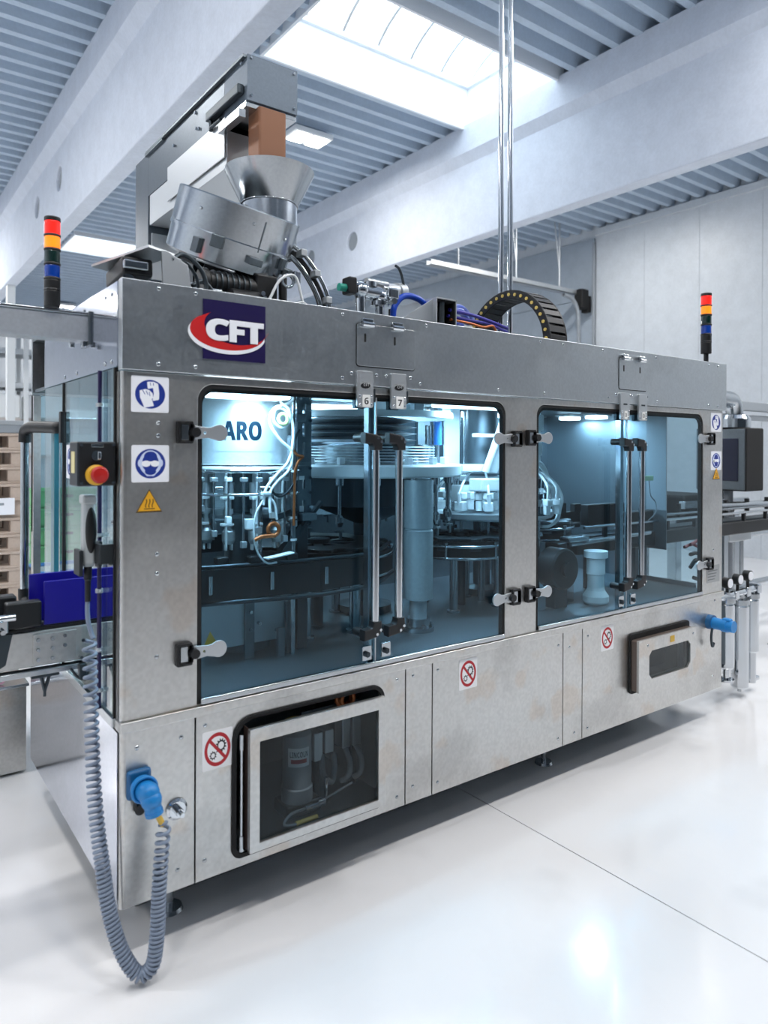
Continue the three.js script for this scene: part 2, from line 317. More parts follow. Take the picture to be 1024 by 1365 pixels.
{
  const wr = structure('wall_right');
  part('backing', B(X1 + 0.01, X1 + 0.25, 0, 5.75, Z0 - 0.2, Z1 + 0.2), M.wall, wr);
  for (let z = -5.8; z < Z1; z += 0.972) part('wall_panel', B(X1 - 0.04, X1 + 0.02, 0, CEIL - 0.05, z + 0.0015, Math.min(z + 0.9705, Z1), 0.003), M.wall, wr);
  for (let y = 0; y < 5.4; y += 1.08) part('wall_panel', B(X1 - 0.02, X1 + 0.02, y + 0.005, Math.min(y + 1.075, CEIL - 0.05), Z0, -5.86, 0.006), M.wallshade, wr);  // darker colour stands in for the lack of light along this stretch
  part('corner_trim', cyl(0.03, 5.3, X1 - 0.06, 2.65, -5.83), M.greyplastic, wr);
  part('top_trim', B(X1 - 0.1, X1, CEIL - 0.14, CEIL - 0.02, -5.8, Z1, 0.01), M.wall, wr);
  const wf = structure('wall_far');
  part('backing', B(X0 - 0.2, X1 + 0.02, 0, 5.75, Z0 - 0.25, Z0), M.wallshade, wf);
  for (let x = X0; x < X1 - 0.5; x += 1.1) part('wall_panel', B(x + 0.004, Math.min(x + 1.096, X1), 0, CEIL - 0.05, Z0, Z0 + 0.05, 0.006), M.wall, wf);
  const wl = structure('wall_left');
  part('backing', B(X0 - 0.25, X0, 0, 5.75, Z0 - 0.2, Z1 + 0.2), M.wall, wl);
  const wn = structure('wall_near');
  part('backing', B(X0 - 0.2, X1 + 0.2, 0, 5.75, Z1, Z1 + 0.25), M.wallnear, wn);
}
// LED ceiling lamps: two glowing modules in a housing
const hallLamp = (x, z, label, group) => {
  const y = CEIL - 0.12, t = thing('ceiling_lamp', label, 'lamp', [x, y, z], group);
  part('housing', [B(x - 0.27, x + 0.27, y, y + 0.07, z - 0.17, z + 0.17, 0.015), cyl(0.012, 0.09, x - 0.15, y + 0.1, z), cyl(0.012, 0.09, x + 0.15, y + 0.1, z)], M.whiteplastic, t);
  for (const s of [-1, 1]) part('lamp_panel', B(x + s * 0.13 - 0.1, x + s * 0.13 + 0.1, y - 0.012, y, z - 0.14, z + 0.14, 0.005), glow('#fcfaf8', 7), t);
  areaLight(t, 0.48, 0.28, HALL_LAMP * (z > 0 ? 0.68 : 1), '#fdfaf6', 0, -0.02, 0);
};
hallLamp(3.88, -5.5, 'white LED ceiling lamp glowing under the roof deck behind the cap elevator');
hallLamp(3.95, -18.6, 'small glowing ceiling lamp far off above the steel rail beside the light tower');
for (const [x, z] of [[8.0, -4.7], [8.0, 1.9], [6.6, 1.9], [4.6, 1.9], [2.6, 1.9], [0.4, 1.9], [-1.5, 1.9], [-4.8, 1.9], [-1.3, -5.2], [-0.9, -11], [-4, -13], [-1, -15.5], [-4.8, -17], [5.0, 0.5], [7.74, 4.3], [6.8, -0.3], [-1.4, -1.6], [-4.8, -1.6], [-3.6, -3.5], [-4.8, -5], [-4.8, -9], [8, -11.8], [-0.4, -12], [8, -18.4], [-0.4, -18.5]])  // unseen lamps; several added only to brighten floor, side panels and far hall
  hallLamp(x, z, 'white LED ceiling lamp with two glowing panels, unseen, several of these added to brighten the hall', 'ceiling lamps of the hall outside the view');

// ------------------------------------------------------------ the filling machine: cabinet
const W = 3.5, D = 1.36;
const mc = thing('filling_machine', 'large stainless steel filling machine with glazed doors and a purple logo plate on its header', 'machine', [1.75, 0, -0.68]);
{
  const S = M.steel, H = M.header;
  // lower panels with open joints; the second holds the inspection opening, the fifth the hatch
  const y0 = 0.176, y1 = 0.714, zf = 0, zb = -0.003;
  const cuts = [0, 0.237, 1.102, 1.241, 2.055, 2.199, W], g = 0.0025;
  for (let i = 0; i < 6; i++) {
    if (i === 5) { part('lower_panel', ext(hole(rrect(cuts[i] + g, W, y0, y1, 0), 2.64, 3.06, 0.37, 0.57, 0), -0.02, zf, 0.002), S, mc); continue; }
    const s = rrect(cuts[i] + (i ? g : 0.014), cuts[i + 1] - g, y0, y1, 0);
    if (i === 1) hole(s, 0.371, 0.985, 0.215, 0.672, [0.03, 0.03, 0.05, 0.07]);
    part('lower_panel', ext(s, -0.02, zf, 0.002), S, mc);
  }
  part('inner_frame', [B(0.19, 0.28, 0.178, 0.712, -0.06, -0.024), B(1.07, 1.27, 0.178, 0.712, -0.06, -0.024), B(2.03, 2.23, 0.178, 0.712, -0.06, -0.024)], M.darkmetal, mc);
  part('sill', B(-0.004, W + 0.004, 0.716, 0.748, -0.05, 0.014, 0.004), S, mc, { label: 'narrow sill rail with brown stains' });
  // glazed front: frame plate with two openings
  for (const [a, b] of [[y0, y1], [0.749, 1.816]]) part('corner_bend', new THREE.CylinderGeometry(0.014, 0.014, b - a, 10, 1, true, -Math.PI / 2, Math.PI / 2).translate(0.014, (a + b) / 2, -0.014), S, mc);
  const fr = rrect(0.014, W, 0.749, 1.816, 0);
  hole(fr, 0.242, 1.66, 0.752, 1.79, [0.004, 0.004, 0.055, 0.055]); hole(fr, 1.863, 3.285, 0.752, 1.79, [0.004, 0.004, 0.055, 0.055]);
  part('front_frame', ext(fr, -0.03, 0, 0.002), S, mc);
  for (const [a, b] of [[0.242, 1.66], [1.863, 3.285]]) {
    const q = rrect(a, b, 0.752, 1.79, [0.004, 0.004, 0.055, 0.055]); hole(q, a + 0.016, b - 0.016, 0.764, 1.766, [0.004, 0.004, 0.045, 0.045]);
    part('door_seal', ext(q, -0.024, -0.004), M.rubber, mc, { label: 'black rubber seal around the door opening' });
    part('door_rail', B(a + 0.01, b - 0.01, 0.752, 0.772, -0.004, 0.012, 0.004), M.inox, mc);
  }
  part('corner_return', [B(0, 0.004, 0.749, 1.816, -0.05, -0.03), B(0, 0.03, 0.749, 1.816, -D, -D + 0.05), B(W - 0.01, W, 0.749, 1.816, -0.15, -0.03)], S, mc);
  // header
  part('header_panel', B(-0.002, W + 0.02, 1.819, 2.096, -0.03, 0.012, 0.003), H, mc);
  part('header_panel', B(-0.004, 0.0, 1.832, 2.092, -1.065, -0.032), M.mirror, mc, { label: 'polished side of the header' });
  part('header_panel', B(W, W + 0.01, 1.819, 2.096, -D, -0.032), H, mc);
  part('header_panel', B(0, W, 1.819, 2.096, -D, -D + 0.02), H, mc);
  part('roof_panel', B(0.002, W - 0.002, 2.06, 2.075, -D + 0.02, -0.03), M.dullsteel, mc);
  part('inner_ceiling', B(0.01, W - 0.01, 1.83, 1.845, -D + 0.03, -0.035), M.dullsteel, mc);
  part('deck', B(0.01, W - 0.01, 0.722, 0.742, -D + 0.01, -0.032), M.dullsteel, mc, { label: 'dull steel deck inside the doors' });
  part('added_plinth', B(0.13, 2.95, 0, 0.18, -D + 0.1, -0.27, 0.004), M.dullsteel, mc, { label: 'unseen steel block added to darken the floor under the cabinet' });  // added block, hidden from the camera, keeps light from under the cabinet
  part('bottom_plate', B(0.01, W - 0.01, 0.18, 0.19, -D + 0.01, -0.024), M.dullsteel, mc);
  // back and sides
  part('back_panel', B(0, W, 0.176, 0.74, -D, -D + 0.012), M.dullsteel, mc);
  part('back_panel', B(0.55, W, 0.74, 1.2, -D, -D + 0.012), M.dullsteel, mc);
  part('back_pane', B(0.03, 0.55, 0.74, 1.2, -D + 0.004, -D + 0.009), glassClear, mc);
  for (const [a, b] of [[0, 0.03], [1.15, 1.25], [2.25, 2.35], [3.4, W]]) part('back_post', B(a, b, 1.2, 1.82, -D, -D + 0.03), M.dullsteel, mc);
  for (const [a, b] of [[0.03, 1.15], [1.25, 2.25], [2.35, 3.4]]) part('back_pane', B(a, b, 1.2, 1.82, -D + 0.008, -D + 0.013), glassMat, mc);
  part('side_panel', B(-0.004, 0, 0.176, 0.712, -1.34, -0.022), M.mirror, mc, { label: 'polished lower side panel' });
  part('side_panel', B(W - 0.006, W, 0.176, 0.712, -D, -0.022), M.dullsteel, mc);
  part('side_panel', [B(W - 0.006, W, 0.716, 1.83, -D, -0.5), B(W - 0.006, W, 0.716, 0.76, -0.5, -0.16), B(W - 0.02, W, 0.76, 0.77, -0.5, -0.16), B(W - 0.006, W, 0.95, 1.2, -0.5, -0.36)], M.dullsteel, mc);
  part('side_panel', B(W - 0.012, W - 0.002, 1.2, 1.83, -0.5, -0.36), M.greyplastic, mc);
  part('side_rail', B(-0.01, 0.01, 0.716, 0.748, -1.34, -0.052, 0.003), M.inox, mc);
  part('side_window', B(-0.003, 0.002, 0.75, 1.828, -0.7, -0.06), glassClear, mc);
  part('side_window', B(-0.003, 0.002, 0.75, 1.828, -1.06, -0.73), glassClear, mc);
  part('glass_edge', B(-0.012, 0.008, 0.98, 1.64, -0.9, -0.84, 0.003), glassEdge, mc, { label: 'greenish edge profile of the side door pane' });
  const st = part('side_tube', cyl(0.007, 1.09, -0.012, 1.285, -0.19, 'y', 14), std('#2a2350', 0.35), mc, { label: 'dark vertical seal tube with clamp rings' });
  for (const y of [1.72, 1.3, 1.12, 0.93, 0.8]) part('clamp_ring', [cyl(0.012, 0.012, -0.012, y, -0.19), cyl(0.004, 0.05, -0.012, y, -0.19, 'z')], M.alu, st);
  for (const z of [-0.735, -0.062]) part('window_frame', B(-0.006, 0.006, 0.75, 1.83, z, z + 0.012), M.rubber, mc);
  for (const [x, z] of [[0.224, -0.19], [2.153, -0.2], [3.133, -0.37], [0.22, -1.15], [1.2, -1.15], [2.15, -1.15], [3.2, -1.15]])
    part('foot', [cyl(0.045, 0.012, x, 0.006, z, 'y', 28, 0.04), cyl(0.012, 0.17, x, 0.095, z)], M.inox, mc);
}
// screws
const screwG = new THREE.SphereGeometry(0.0075, 12, 8); screwG.scale(1, 1, 0.55);
{
  const put = (pts, z, nrm) => pts.forEach(([x, y]) => { const g = screwG.clone(); if (nrm === 'x') g.rotateY(Math.PI / 2); part('screw', nrm === 'x' ? g.translate(z, y, x) : g.translate(x, y, z), M.inox, mc); });
  put([[0.108, 2.076], [0.228, 2.076], [0.79, 2.076], [1.19, 2.076], [1.87, 2.076], [2.03, 2.076], [2.33, 2.076], [2.79, 2.076], [3.32, 2.076], [3.42, 2.076],
    [0.108, 1.842], [0.228, 1.842], [0.79, 1.842], [1.16, 1.842], [1.6, 1.842], [1.9, 1.842], [2.38, 1.842], [2.8, 1.842], [3.32, 1.842], [3.42, 1.842],
    [0.83, 1.862], [0.945, 1.862], [0.99, 1.862], [1.11, 1.862], [2.44, 1.862], [2.56, 1.862], [2.58, 1.862], [2.71, 1.862]], 0.012);
  put([[0.112, 1.66], [0.112, 1.62], [0.11, 1.25], [0.11, 1.19], [0.11, 0.93], [0.05, 0.66], [0.19, 0.66], [0.18, 0.24], [0.27, 0.68], [0.27, 0.24], [1.06, 0.68], [1.06, 0.22], [1.14, 0.68], [1.14, 0.24], [1.27, 0.68], [1.27, 0.22], [2.02, 0.66], [2.02, 0.22], [2.1, 0.64], [2.14, 0.22], [2.24, 0.67], [2.24, 0.22], [3.4, 0.26], [3.42, 0.7], [3.4, 1.52], [3.4, 1.0]], 0);
  put([[-0.09, 2.06], [-0.16, 2.06], [-0.42, 2.06], [-0.62, 2.06], [-0.09, 1.85], [-0.16, 1.85], [-0.52, 1.85], [-0.7, 1.85], [-0.07, 1.55], [-0.07, 1.35]], -0.005, 'x');
}
// doors: pane, handle with two end caps, lock plate, tag plate with its number
const tags = [['6', 0.887, P.n6], ['7', 1.046, P.n7], ['', 2.505, P.n1], ['', 2.66, P.n1]];
[[0.256, 0.952, 0.908, 0.912, -1], [0.958, 1.646, 1.018, 1.002, -1], [1.877, 2.552, 2.481, 2.505, -1], [2.558, 3.271, 2.593, 2.605, -1]].forEach(([x0, x1, hx, lx, side], i) => {
  const d = part('door', ext(rrect(x0, x1, 0.766, 1.778, [0.004, 0.004, i % 2 ? 0.045 : 0.004, i % 2 ? 0.004 : 0.045]), -0.012, -0.004), glassMat, mc, { label: 'tinted glass door' });
  const z = 0.06;
  part('handle_bar', cyl(0.0145, 0.655, hx, 1.262, z, 'y', 24), M.chrome, d);
  for (const [y, s] of [[1.615, 1], [0.905, -1]]) {
    const cap = new THREE.Shape(); cap.moveTo(-0.058, 0.028 * s); cap.lineTo(-0.058, -0.012 * s + 0.0); cap.lineTo(-0.03, -0.014 * s); cap.quadraticCurveTo(-0.018, -0.016 * s, -0.017, -0.038 * s); cap.lineTo(0.019, -0.038 * s); cap.lineTo(0.02, -0.004 * s); cap.quadraticCurveTo(0.014, 0.016 * s, -0.006, 0.02 * s); cap.closePath();
    part('handle_cap', [ext(cap, z - 0.018, z + 0.018, 0.004).translate(hx, y, 0), cyl(0.016, z + 0.01, hx - 0.04, y + 0.008 * s, z / 2 - 0.005, 'z', 18)], M.black, d);
    [-0.004, 0.012].forEach((q, k) => part('cap_screw', cyl(0.0055, 0.006, hx + q, y + (0.008 - k * 0.014) * s, z + 0.019, 'z', 12), M.chrome, d));
  }
  part('lock_plate', ext(circ(null, 0, 0, 0.01) && rrect(lx - 0.022, lx + 0.02, 0.782, 0.836, 0.004), -0.003, 0.006, 0.001), M.inox, d);
  part('lock_cylinder', [cyl(0.012, 0.014, lx - 0.004, 0.806, 0.01, 'z', 6), B(lx - 0.01, lx + 0.002, 0.8, 0.812, 0.016, 0.019)], M.darkmetal, d);
  const [txt, tx, tm] = tags[i];
  const tg = part('tag_plate', ext(rrect(tx - 0.037, tx + 0.037, 1.737, 1.874, 0.008), 0.012, 0.022, 0.001), M.alu, mc, { label: txt ? `hinge plate with a white number ${txt}` : 'hinge plate with a small white label' });
  part('number_label', sticker(txt ? 0.036 : 0.024, txt ? 0.046 : 0.04, 0.002).translate(tx + 0.004, 1.762, 0.0221), tm, tg, { keepUV: true });
  if (txt) part('oval_emblem', sticker(0.052, 0.026, 0.01).translate(tx, 1.82, 0.0221), P.oval, tg, { keepUV: true });
  else part('slot', B(tx - 0.016, tx + 0.016, 1.812, 1.82, 0.0215, 0.0232, 0.002), M.darkmetal, tg);
  for (const [a, b] of [[-0.026, 1.778], [0.028, 1.778], [-0.026, 1.748], [0.028, 1.748]]) part('rivet', screwG.clone().scale(0.8, 0.8, 0.8).translate(tx + a, b, 0.0225), M.chrome, tg);
  part('door_hinge', [B(tx - 0.024, tx + 0.024, 1.735, 1.79, -0.03, -0.014), cyl(0.01, 0.05, tx + 0.05, 1.785, 0.0, 'y', 14)], M.darkmetal, tg);
});
part('door_post', B(0.938, 0.966, 0.752, 1.83, -0.06, -0.03), M.inox, mc);
part('door_edge', [B(0.9525, 0.9575, 0.766, 1.778, -0.013, -0.002), B(2.5525, 2.5575, 0.766, 1.778, -0.013, -0.002)], M.alu, mc);
part('door_post', B(2.54, 2.566, 0.752, 1.83, -0.06, -0.03), M.inox, mc);
// swing latches on the posts
[[0.225, 1.632, 1], [0.225, 0.926, 1], [1.69, 1.63, -1], [1.685, 0.928, -1], [1.842, 1.636, 1], [1.842, 0.928, 1], [3.325, 1.65, -1], [3.315, 0.925, -1]].forEach(([x, y, s]) => {
  const l = part('door_latch', [ext(hole(rrect(-0.027, 0.024, -0.036, 0.036, 0.005), -0.018, 0.024, -0.027, 0.027, 0.003), 0, 0.022, 0.002).translate(x - s * 0.03, y, 0)], M.black, mc);
  part('latch_plate', B(x - s * 0.03 - 0.014, x - s * 0.03 + 0.012, y - 0.026, y + 0.026, 0, 0.016, 0.003), M.inox, l);
  const arm = new THREE.Shape(); arm.moveTo(0, 0.022); arm.lineTo(s * 0.045, 0.017); arm.quadraticCurveTo(s * 0.06, 0.017, s * 0.07, 0.023); arm.absarc(s * 0.086, 0, 0.027, s > 0 ? 2.1 : 1.04, s > 0 ? -2.1 : -1.04 + Math.PI * 2, s > 0); arm.lineTo(s * 0.045, -0.017); arm.lineTo(0, -0.022); arm.closePath();
  circ(arm, s * 0.035, 0, 0.004);
  part('latch_arm', ext(arm, 0.008, 0.016, 0.0015).translate(x, y, 0), M.alu, l);
  part('latch_knob', cyl(0.017, 0.03, x, y, 0.018, 'z', 24, 0.015), M.black, l);
});
// access plates on the header
[[0.852, 1.13, 1.893, 2.05], [2.462, 2.7, 1.893, 2.05]].forEach(([x0, x1, y0, y1]) => {
  const a = part('access_plate', ext(rrect(x0, x1, y0, y1, 0.012), 0.012, 0.016, 0.001), M.header, mc);
  part('plate_groove', ext(hole(rrect(x0 - 0.003, x1 + 0.002, y0 - 0.004, y1 + 0.002, 0.014), x0, x1, y0, y1, 0.012), 0.0118, 0.0128), M.rubber, a);
  for (const x of [x0 + 0.042, x0 + 0.182]) {
    part('roller_hinge', [cyl(0.011, 0.05, x, 2.048, 0.026, 'x', 20), B(x - 0.025, x + 0.025, 2.05, 2.07, 0.014, 0.03, 0.004)], M.chrome, a);
    part('keyhole', ext(rrect(x - 0.01, x - 0.001, 1.982, 2.015, 0.0044), 0.0155, 0.0168), M.rubber, a);
  }
});
// the logo plate
{
  const lp = part('logo_plate', B(0.252, 0.474, 1.871, 2.064, 0.012, 0.016), M.purple, mc, { label: 'purple square logo plate with white letters CFT and a red swoosh' });
  const sweep = (o, i) => { const pts = []; const A = q => (0.8 + q * 1.14) * Math.PI; for (let k = 0; k <= 40; k++) { const t = A(k / 40); pts.push([o[0] + Math.cos(t) * o[2], o[1] + Math.sin(t) * o[3]]); } for (let k = 40; k >= 0; k--) { const t = A(k / 40); pts.push([i[0] + Math.cos(t) * i[2], i[1] + Math.sin(t) * i[3]]); } return poly(pts); };
  part('swoosh', ext(sweep([0.337, 1.957, 0.136, 0.066], [0.34, 1.966, 0.132, 0.062]), 0.0161, 0.0175), M.signwhite, lp);
  part('swoosh', ext(sweep([0.339, 1.966, 0.132, 0.062], [0.371, 1.986, 0.116, 0.062]), 0.0161, 0.0178), M.red, lp);
  const font = await new FontLoader().loadAsync('fonts/droid/droid_sans_bold.typeface.json');
  const L = [['C', 0.262, 0.062], ['F', 0.343, 0.055], ['T', 0.396, 0.06]];
  for (const [ch, x, w] of L) {
    const g = new TextGeometry(ch, { font, size: 0.068, depth: 0.001, curveSegments: 8, bevelEnabled: true, bevelSize: 0.0035, bevelThickness: 0.0008, bevelSegments: 1 }); g.computeBoundingBox();
    const bb = g.boundingBox; g.translate(-bb.min.x, -bb.min.y, 0); g.scale((ch === 'C' ? 0.082 : ch === 'F' ? 0.056 : 0.072) / (bb.max.x - bb.min.x), 0.072 / (bb.max.y - bb.min.y), 1);
    part('letter', g.translate(x - 0.002, 1.932, 0.0192), M.signwhite, lp);
  }
}
// safety signs
const sign = (w, h, x, y, m, label, z = 0) => part('safety_sign', sticker(w, h, 0.006).translate(x, y, z), m, mc, { keepUV: true, label });
sign(0.117, 0.112, 0.087, 1.748, P.gloves, 'white sign with a blue disc showing work gloves');
sign(0.117, 0.115, 0.0885, 1.533, P.goggles, 'white sign with a blue disc showing safety goggles');
sign(0.115, 0.112, 3.424, 1.748, P.gloves, 'white sign with a blue disc showing work gloves');
sign(0.115, 0.11, 3.426, 1.523, P.goggles, 'white sign with a blue disc showing safety goggles');
sign(0.106, 0.128, 0.313, 0.592, P.notouch, 'white sign with a red barred circle over gears');
sign(0.104, 0.128, 1.439, 0.634, P.notouch, 'white sign with a red barred circle over gears');
sign(0.102, 0.124, 2.394, 0.638, P.notouch, 'white sign with a red barred circle over gears');
for (const x of [0.085, 3.428]) {
  const tri = (q, t) => { const g = ext(poly([[-0.041 * q, -0.036 * q], [0.041 * q, -0.036 * q], [0, 0.036 * q]]), 0, 0.0012); const p = g.attributes.position, uv = []; for (let i = 0; i < p.count; i++) uv.push(p.getX(i) / 0.082 + 0.5, p.getY(i) / 0.082 + 0.5); g.setAttribute('uv', new THREE.Float32BufferAttribute(uv, 2)); return g.translate(x, x > 1 ? 1.448 : 1.418, t); };
  part('warning_triangle', tri(1, 0), std('#5e4a24', 0.5), mc); part('warning_triangle', tri(0.86, 0.0013), P.hot, mc, { keepUV: true, label: 'yellow triangle warning of a hot surface' });
}
part('rating_plate', sticker(0.14, 0.1, 0.004).translate(3.4, 0.86, 0), P.plate, mc, { keepUV: true });
{ const g = sticker(0.1, 0.125, 0.004); g.rotateY(-Math.PI / 2); part('safety_sign', g.translate(-0.004, 1.53, -0.62), P.goggles, mc, { keepUV: true, label: 'goggles sign on the side window' }); }
// inspection door standing proud of its black-edged opening
{
  const fr = rrect(0.406, 0.967, 0.236, 0.648, 0.004); hole(fr, 0.442, 0.934, 0.264, 0.602, 0.002);
  const d = part('inspection_door', ext(fr, 0.032, 0.052, 0.002), M.steel, mc);
  part('inspection_pane', B(0.44, 0.936, 0.262, 0.604, 0.036, 0.042), glassDark, d);
  part('frame_return', [B(0.406, 0.411, 0.236, 0.648, 0, 0.032), B(0.406, 0.967, 0.236, 0.241, 0, 0.032)], std('#4b3d38', 0.5, 0.6), d);
  part('hinge_rod', [cyl(0.006, 0.36, 0.394, 0.43, 0.012, 'y', 12), cyl(0.009, 0.05, 0.394, 0.6, 0.012, 'y', 12), cyl(0.009, 0.05, 0.394, 0.26, 0.012, 'y', 12)], M.inox, d);
  const s = rrect(0.363, 0.995, 0.207, 0.68, [0.036, 0.036, 0.056, 0.076]); hole(s, 0.379, 0.98, 0.223, 0.666, [0.028, 0.028, 0.048, 0.068]);
  part('opening_edge', ext(s, 0, 0.008, 0.002), M.rubber, mc, { label: 'black rubber edge of the inspection opening' });
  part('service_box', [B(0.3, 1.06, 0.195, 0.2, -0.62, -0.024), B(0.3, 1.06, 0.7, 0.71, -0.62, -0.024), B(0.3, 0.305, 0.2, 0.7, -0.62, -0.024), B(1.055, 1.06, 0.2, 0.7, -0.62, -0.024), B(0.3, 1.06, 0.2, 0.7, -0.62, -0.61)], M.dullsteel, mc);
}
// hatch with an eight-sided window
{
  const oct = (x0, x1, y0, y1, c) => poly([[x0 + c, y0], [x1 - c, y0], [x1, y0 + c], [x1, y1 - c], [x1 - c, y1], [x0 + c, y1], [x0, y1 - c], [x0, y0 + c]]);
  const s = rrect(2.577, 3.115, 0.335, 0.603, 0.004), o = new THREE.Path(oct(2.669, 3.061, 0.392, 0.538, 0.024).getPoints()); s.holes.push(o);
  const h = part('hatch', ext(s, 0.045, 0.06, 0.002), M.steel, mc);
  part('hatch_pane', ext(oct(2.66, 3.07, 0.384, 0.546, 0.024), 0.046, 0.05), glassDark, h);
  part('hatch_body', hole(rrect(2.58, 3.112, 0.337, 0.6, 0.01), 2.6, 3.09, 0.36, 0.58, 0.01) && ext(hole(rrect(2.58, 3.112, 0.337, 0.6, 0.01), 2.62, 3.08, 0.37, 0.57, 0.01), 0.012, 0.045), std('#7c6f68', 0.45, 0.8), h);
  part('hatch_seal', ext(hole(rrect(2.572, 3.13, 0.318, 0.628, 0.02), 2.61, 3.09, 0.36, 0.58, 0.01), 0, 0.013, 0.002), M.rubber, h);
  part('hatch_back', B(2.62, 3.08, 0.365, 0.575, -0.12, -0.11), M.darkmetal, h);
  for (const [x, y] of [[2.655, 0.57], [3.085, 0.57]]) part('hatch_screw', screwG.clone().translate(x, y, 0.06), M.inox, h);
  part('warning_label', sticker(0.04, 0.034, 0.003).translate(2.88, 0.572, 0.0602), std('#c9a233', 0.5), h);
}
const LOW = x => x < 0.6;
// cabinet lamps: glowing tubes under the inner ceiling
for (const [x, z, w, d] of [[0.54, -0.25, 0.3, 0.12], [1.9, -0.45, 0.5, 0.1], [3.34, -0.78, 0.12, 0.1], [3.35, -1.01, 0.12, 0.1], [1.25, -1.0, 0.9, 0.1], [2.4, -1.05, 0.7, 0.1]]) {
  part('lamp_holder', B(x - w / 2 - 0.02, x + w / 2 + 0.02, 1.812, 1.83, z - d / 2 - 0.015, z + d / 2 + 0.015, 0.004), M.alu, mc);
  part('lamp_tube', B(x - w / 2, x + w / 2, LOW(x) ? 1.768 : 1.79, 1.812, z - d / 2, z + d / 2, 0.008), glow('#e6f6ff', 6), mc, { label: 'glowing lamp' });
  areaLight(mc, w, d, CABINET_LAMP * (LOW(x) ? 1.35 : x > 3 ? 2.6 : 1.1), '#cdeaff', x - 1.75, LOW(x) ? 1.765 : 1.785, z + 0.68);
}
// round fitting on the lower left panel
part('round_fitting', [turned([[0.034, 0], [0.034, 0.006], [0.026, 0.012], [0.026, 0.014], [0, 0.014]], 0, 0, 0, 32), cyl(0.013, 0.03, 0, 0.025, 0, 'y', 6), cyl(0.007, 0.02, 0, 0.045, 0)].flat().map(g => g.rotateX(Math.PI / 2).translate(0.175, 0.437, 0)), M.chrome, mc);

// ------------------------------------------------------------ inside the cabinet
// capping turret with its lettered drum and a ring of capping heads
{
  const cx = 0.685, cz = -0.6, t = thing('capping_turret', 'steel capping turret behind the first glass door, its big drum lettered ARO', 'machine', [cx, 0.742, cz]);
  part('column', turned([[0.12, 0.742], [0.12, 0.9], [0.075, 0.93], [0.075, 1.5]], cx, 0, cz), M.dullsteel, t);
  const dr = part('drum', turned([[0, 1.515], [0.2, 1.515], [0.205, 1.52], [0.205, 1.785], [0.16, 1.79]], cx, 0, cz, 64), M.drumskin, t);
  { // printed sheet round the front of the drum
    const g = new THREE.CylinderGeometry(0.2065, 0.2065, 0.17, 40, 1, true, -1.05, 1.3); g.translate(cx, 1.655, cz); part('lettering', g, P.drum, dr, { keepUV: true, label: 'dark letters ARO' });
  }
  part('drum_bracket', [B(cx + 0.12, cx + 0.22, 1.52, 1.64, cz + 0.08, cz + 0.18, 0.02), B(cx + 0.15, cx + 0.2, 1.6, 1.8, cz - 0.02, cz + 0.1, 0.01)], M.greyplastic, t);
  part('ring_plate', turned([[0.08, 1.485], [0.24, 1.485], [0.245, 1.49], [0.245, 1.508], [0.08, 1.512]], cx, 0, cz, 64), M.whiteplastic, t);
  part('ring_rail', torus(0.262, 0.008, cx, 1.492, cz), M.chrome, t);
  part('guide_disc', turned([[0.08, 1.3], [0.2, 1.3], [0.2, 1.315], [0.08, 1.315]], cx, 0, cz, 48), M.dullsteel, t);
  for (let i = 0; i < 12; i++) {
    const a = i / 12 * Math.PI * 2 + 0.2, x = cx + Math.cos(a) * 0.2, z = cz + Math.sin(a) * 0.2;
    const h = part('capping_head', [cyl(0.012, 0.28, x, 1.35, z, 'y', 14), cyl(0.022, 0.05, x, 1.42, z, 'y', 18), turned([[0, 1.2], [0.02, 1.2], [0.026, 1.215], [0.026, 1.25], [0.016, 1.262], [0.016, 1.3]], x, 0, z, 18), cyl(0.02, 0.02, x, 1.33, z, 'y', 8)], M.alu, t);
    part('guide_pin', [cyl(0.005, 0.3, x + Math.cos(a) * 0.03, 1.34, z + Math.sin(a) * 0.03, 'y', 8), BC(x + Math.cos(a) * 0.02, 1.385, z + Math.sin(a) * 0.02, 0.05, 0.014, 0.03, 0.004), BC(x + Math.cos(a) * 0.02, 1.28, z + Math.sin(a) * 0.02, 0.05, 0.012, 0.03, 0.004)], M.whiteplastic, h);
    part('spring', torus(0.016, 0.0025, x, 1.275, z, 'y', 16), i % 4 === 1 ? M.copper : M.chrome, h);
    part('cap_jaw', [BC(x - 0.012, 1.19, z, 0.008, 0.03, 0.02, 0.002), BC(x + 0.012, 1.19, z, 0.008, 0.03, 0.02, 0.002)], M.whiteplastic, h);
  }
  for (let i = 0; i < 13; i++) {
    const a = 0.2 + i / 12 * 2.7, h = 0.14 + (i * 37 % 11) * 0.014, x = cx + Math.cos(a) * 0.262, z = cz + Math.sin(a) * 0.262;
    const q = part('guide_rod', cyl(0.0045, h, x, 1.485 - h / 2, z, 'y', 8), M.chrome, t);
    part('rod_block', [BC(x, 1.485 - h, z, 0.022, 0.026, 0.02, 0.003), BC(x, 1.46, z, 0.026, 0.016, 0.022, 0.003)], i % 3 ? M.alu : M.whiteplastic, q);
  }
  part('guard_ring', torus(0.262, 0.006, cx, 1.4, cz), M.chrome, t);
  part('spindle_cover', [B(0.36, 0.74, 1.1, 1.18, -0.95, -0.93), B(0.33, 0.36, 1.0, 1.4, -0.9, -0.5)], M.darkmetal, t);
}
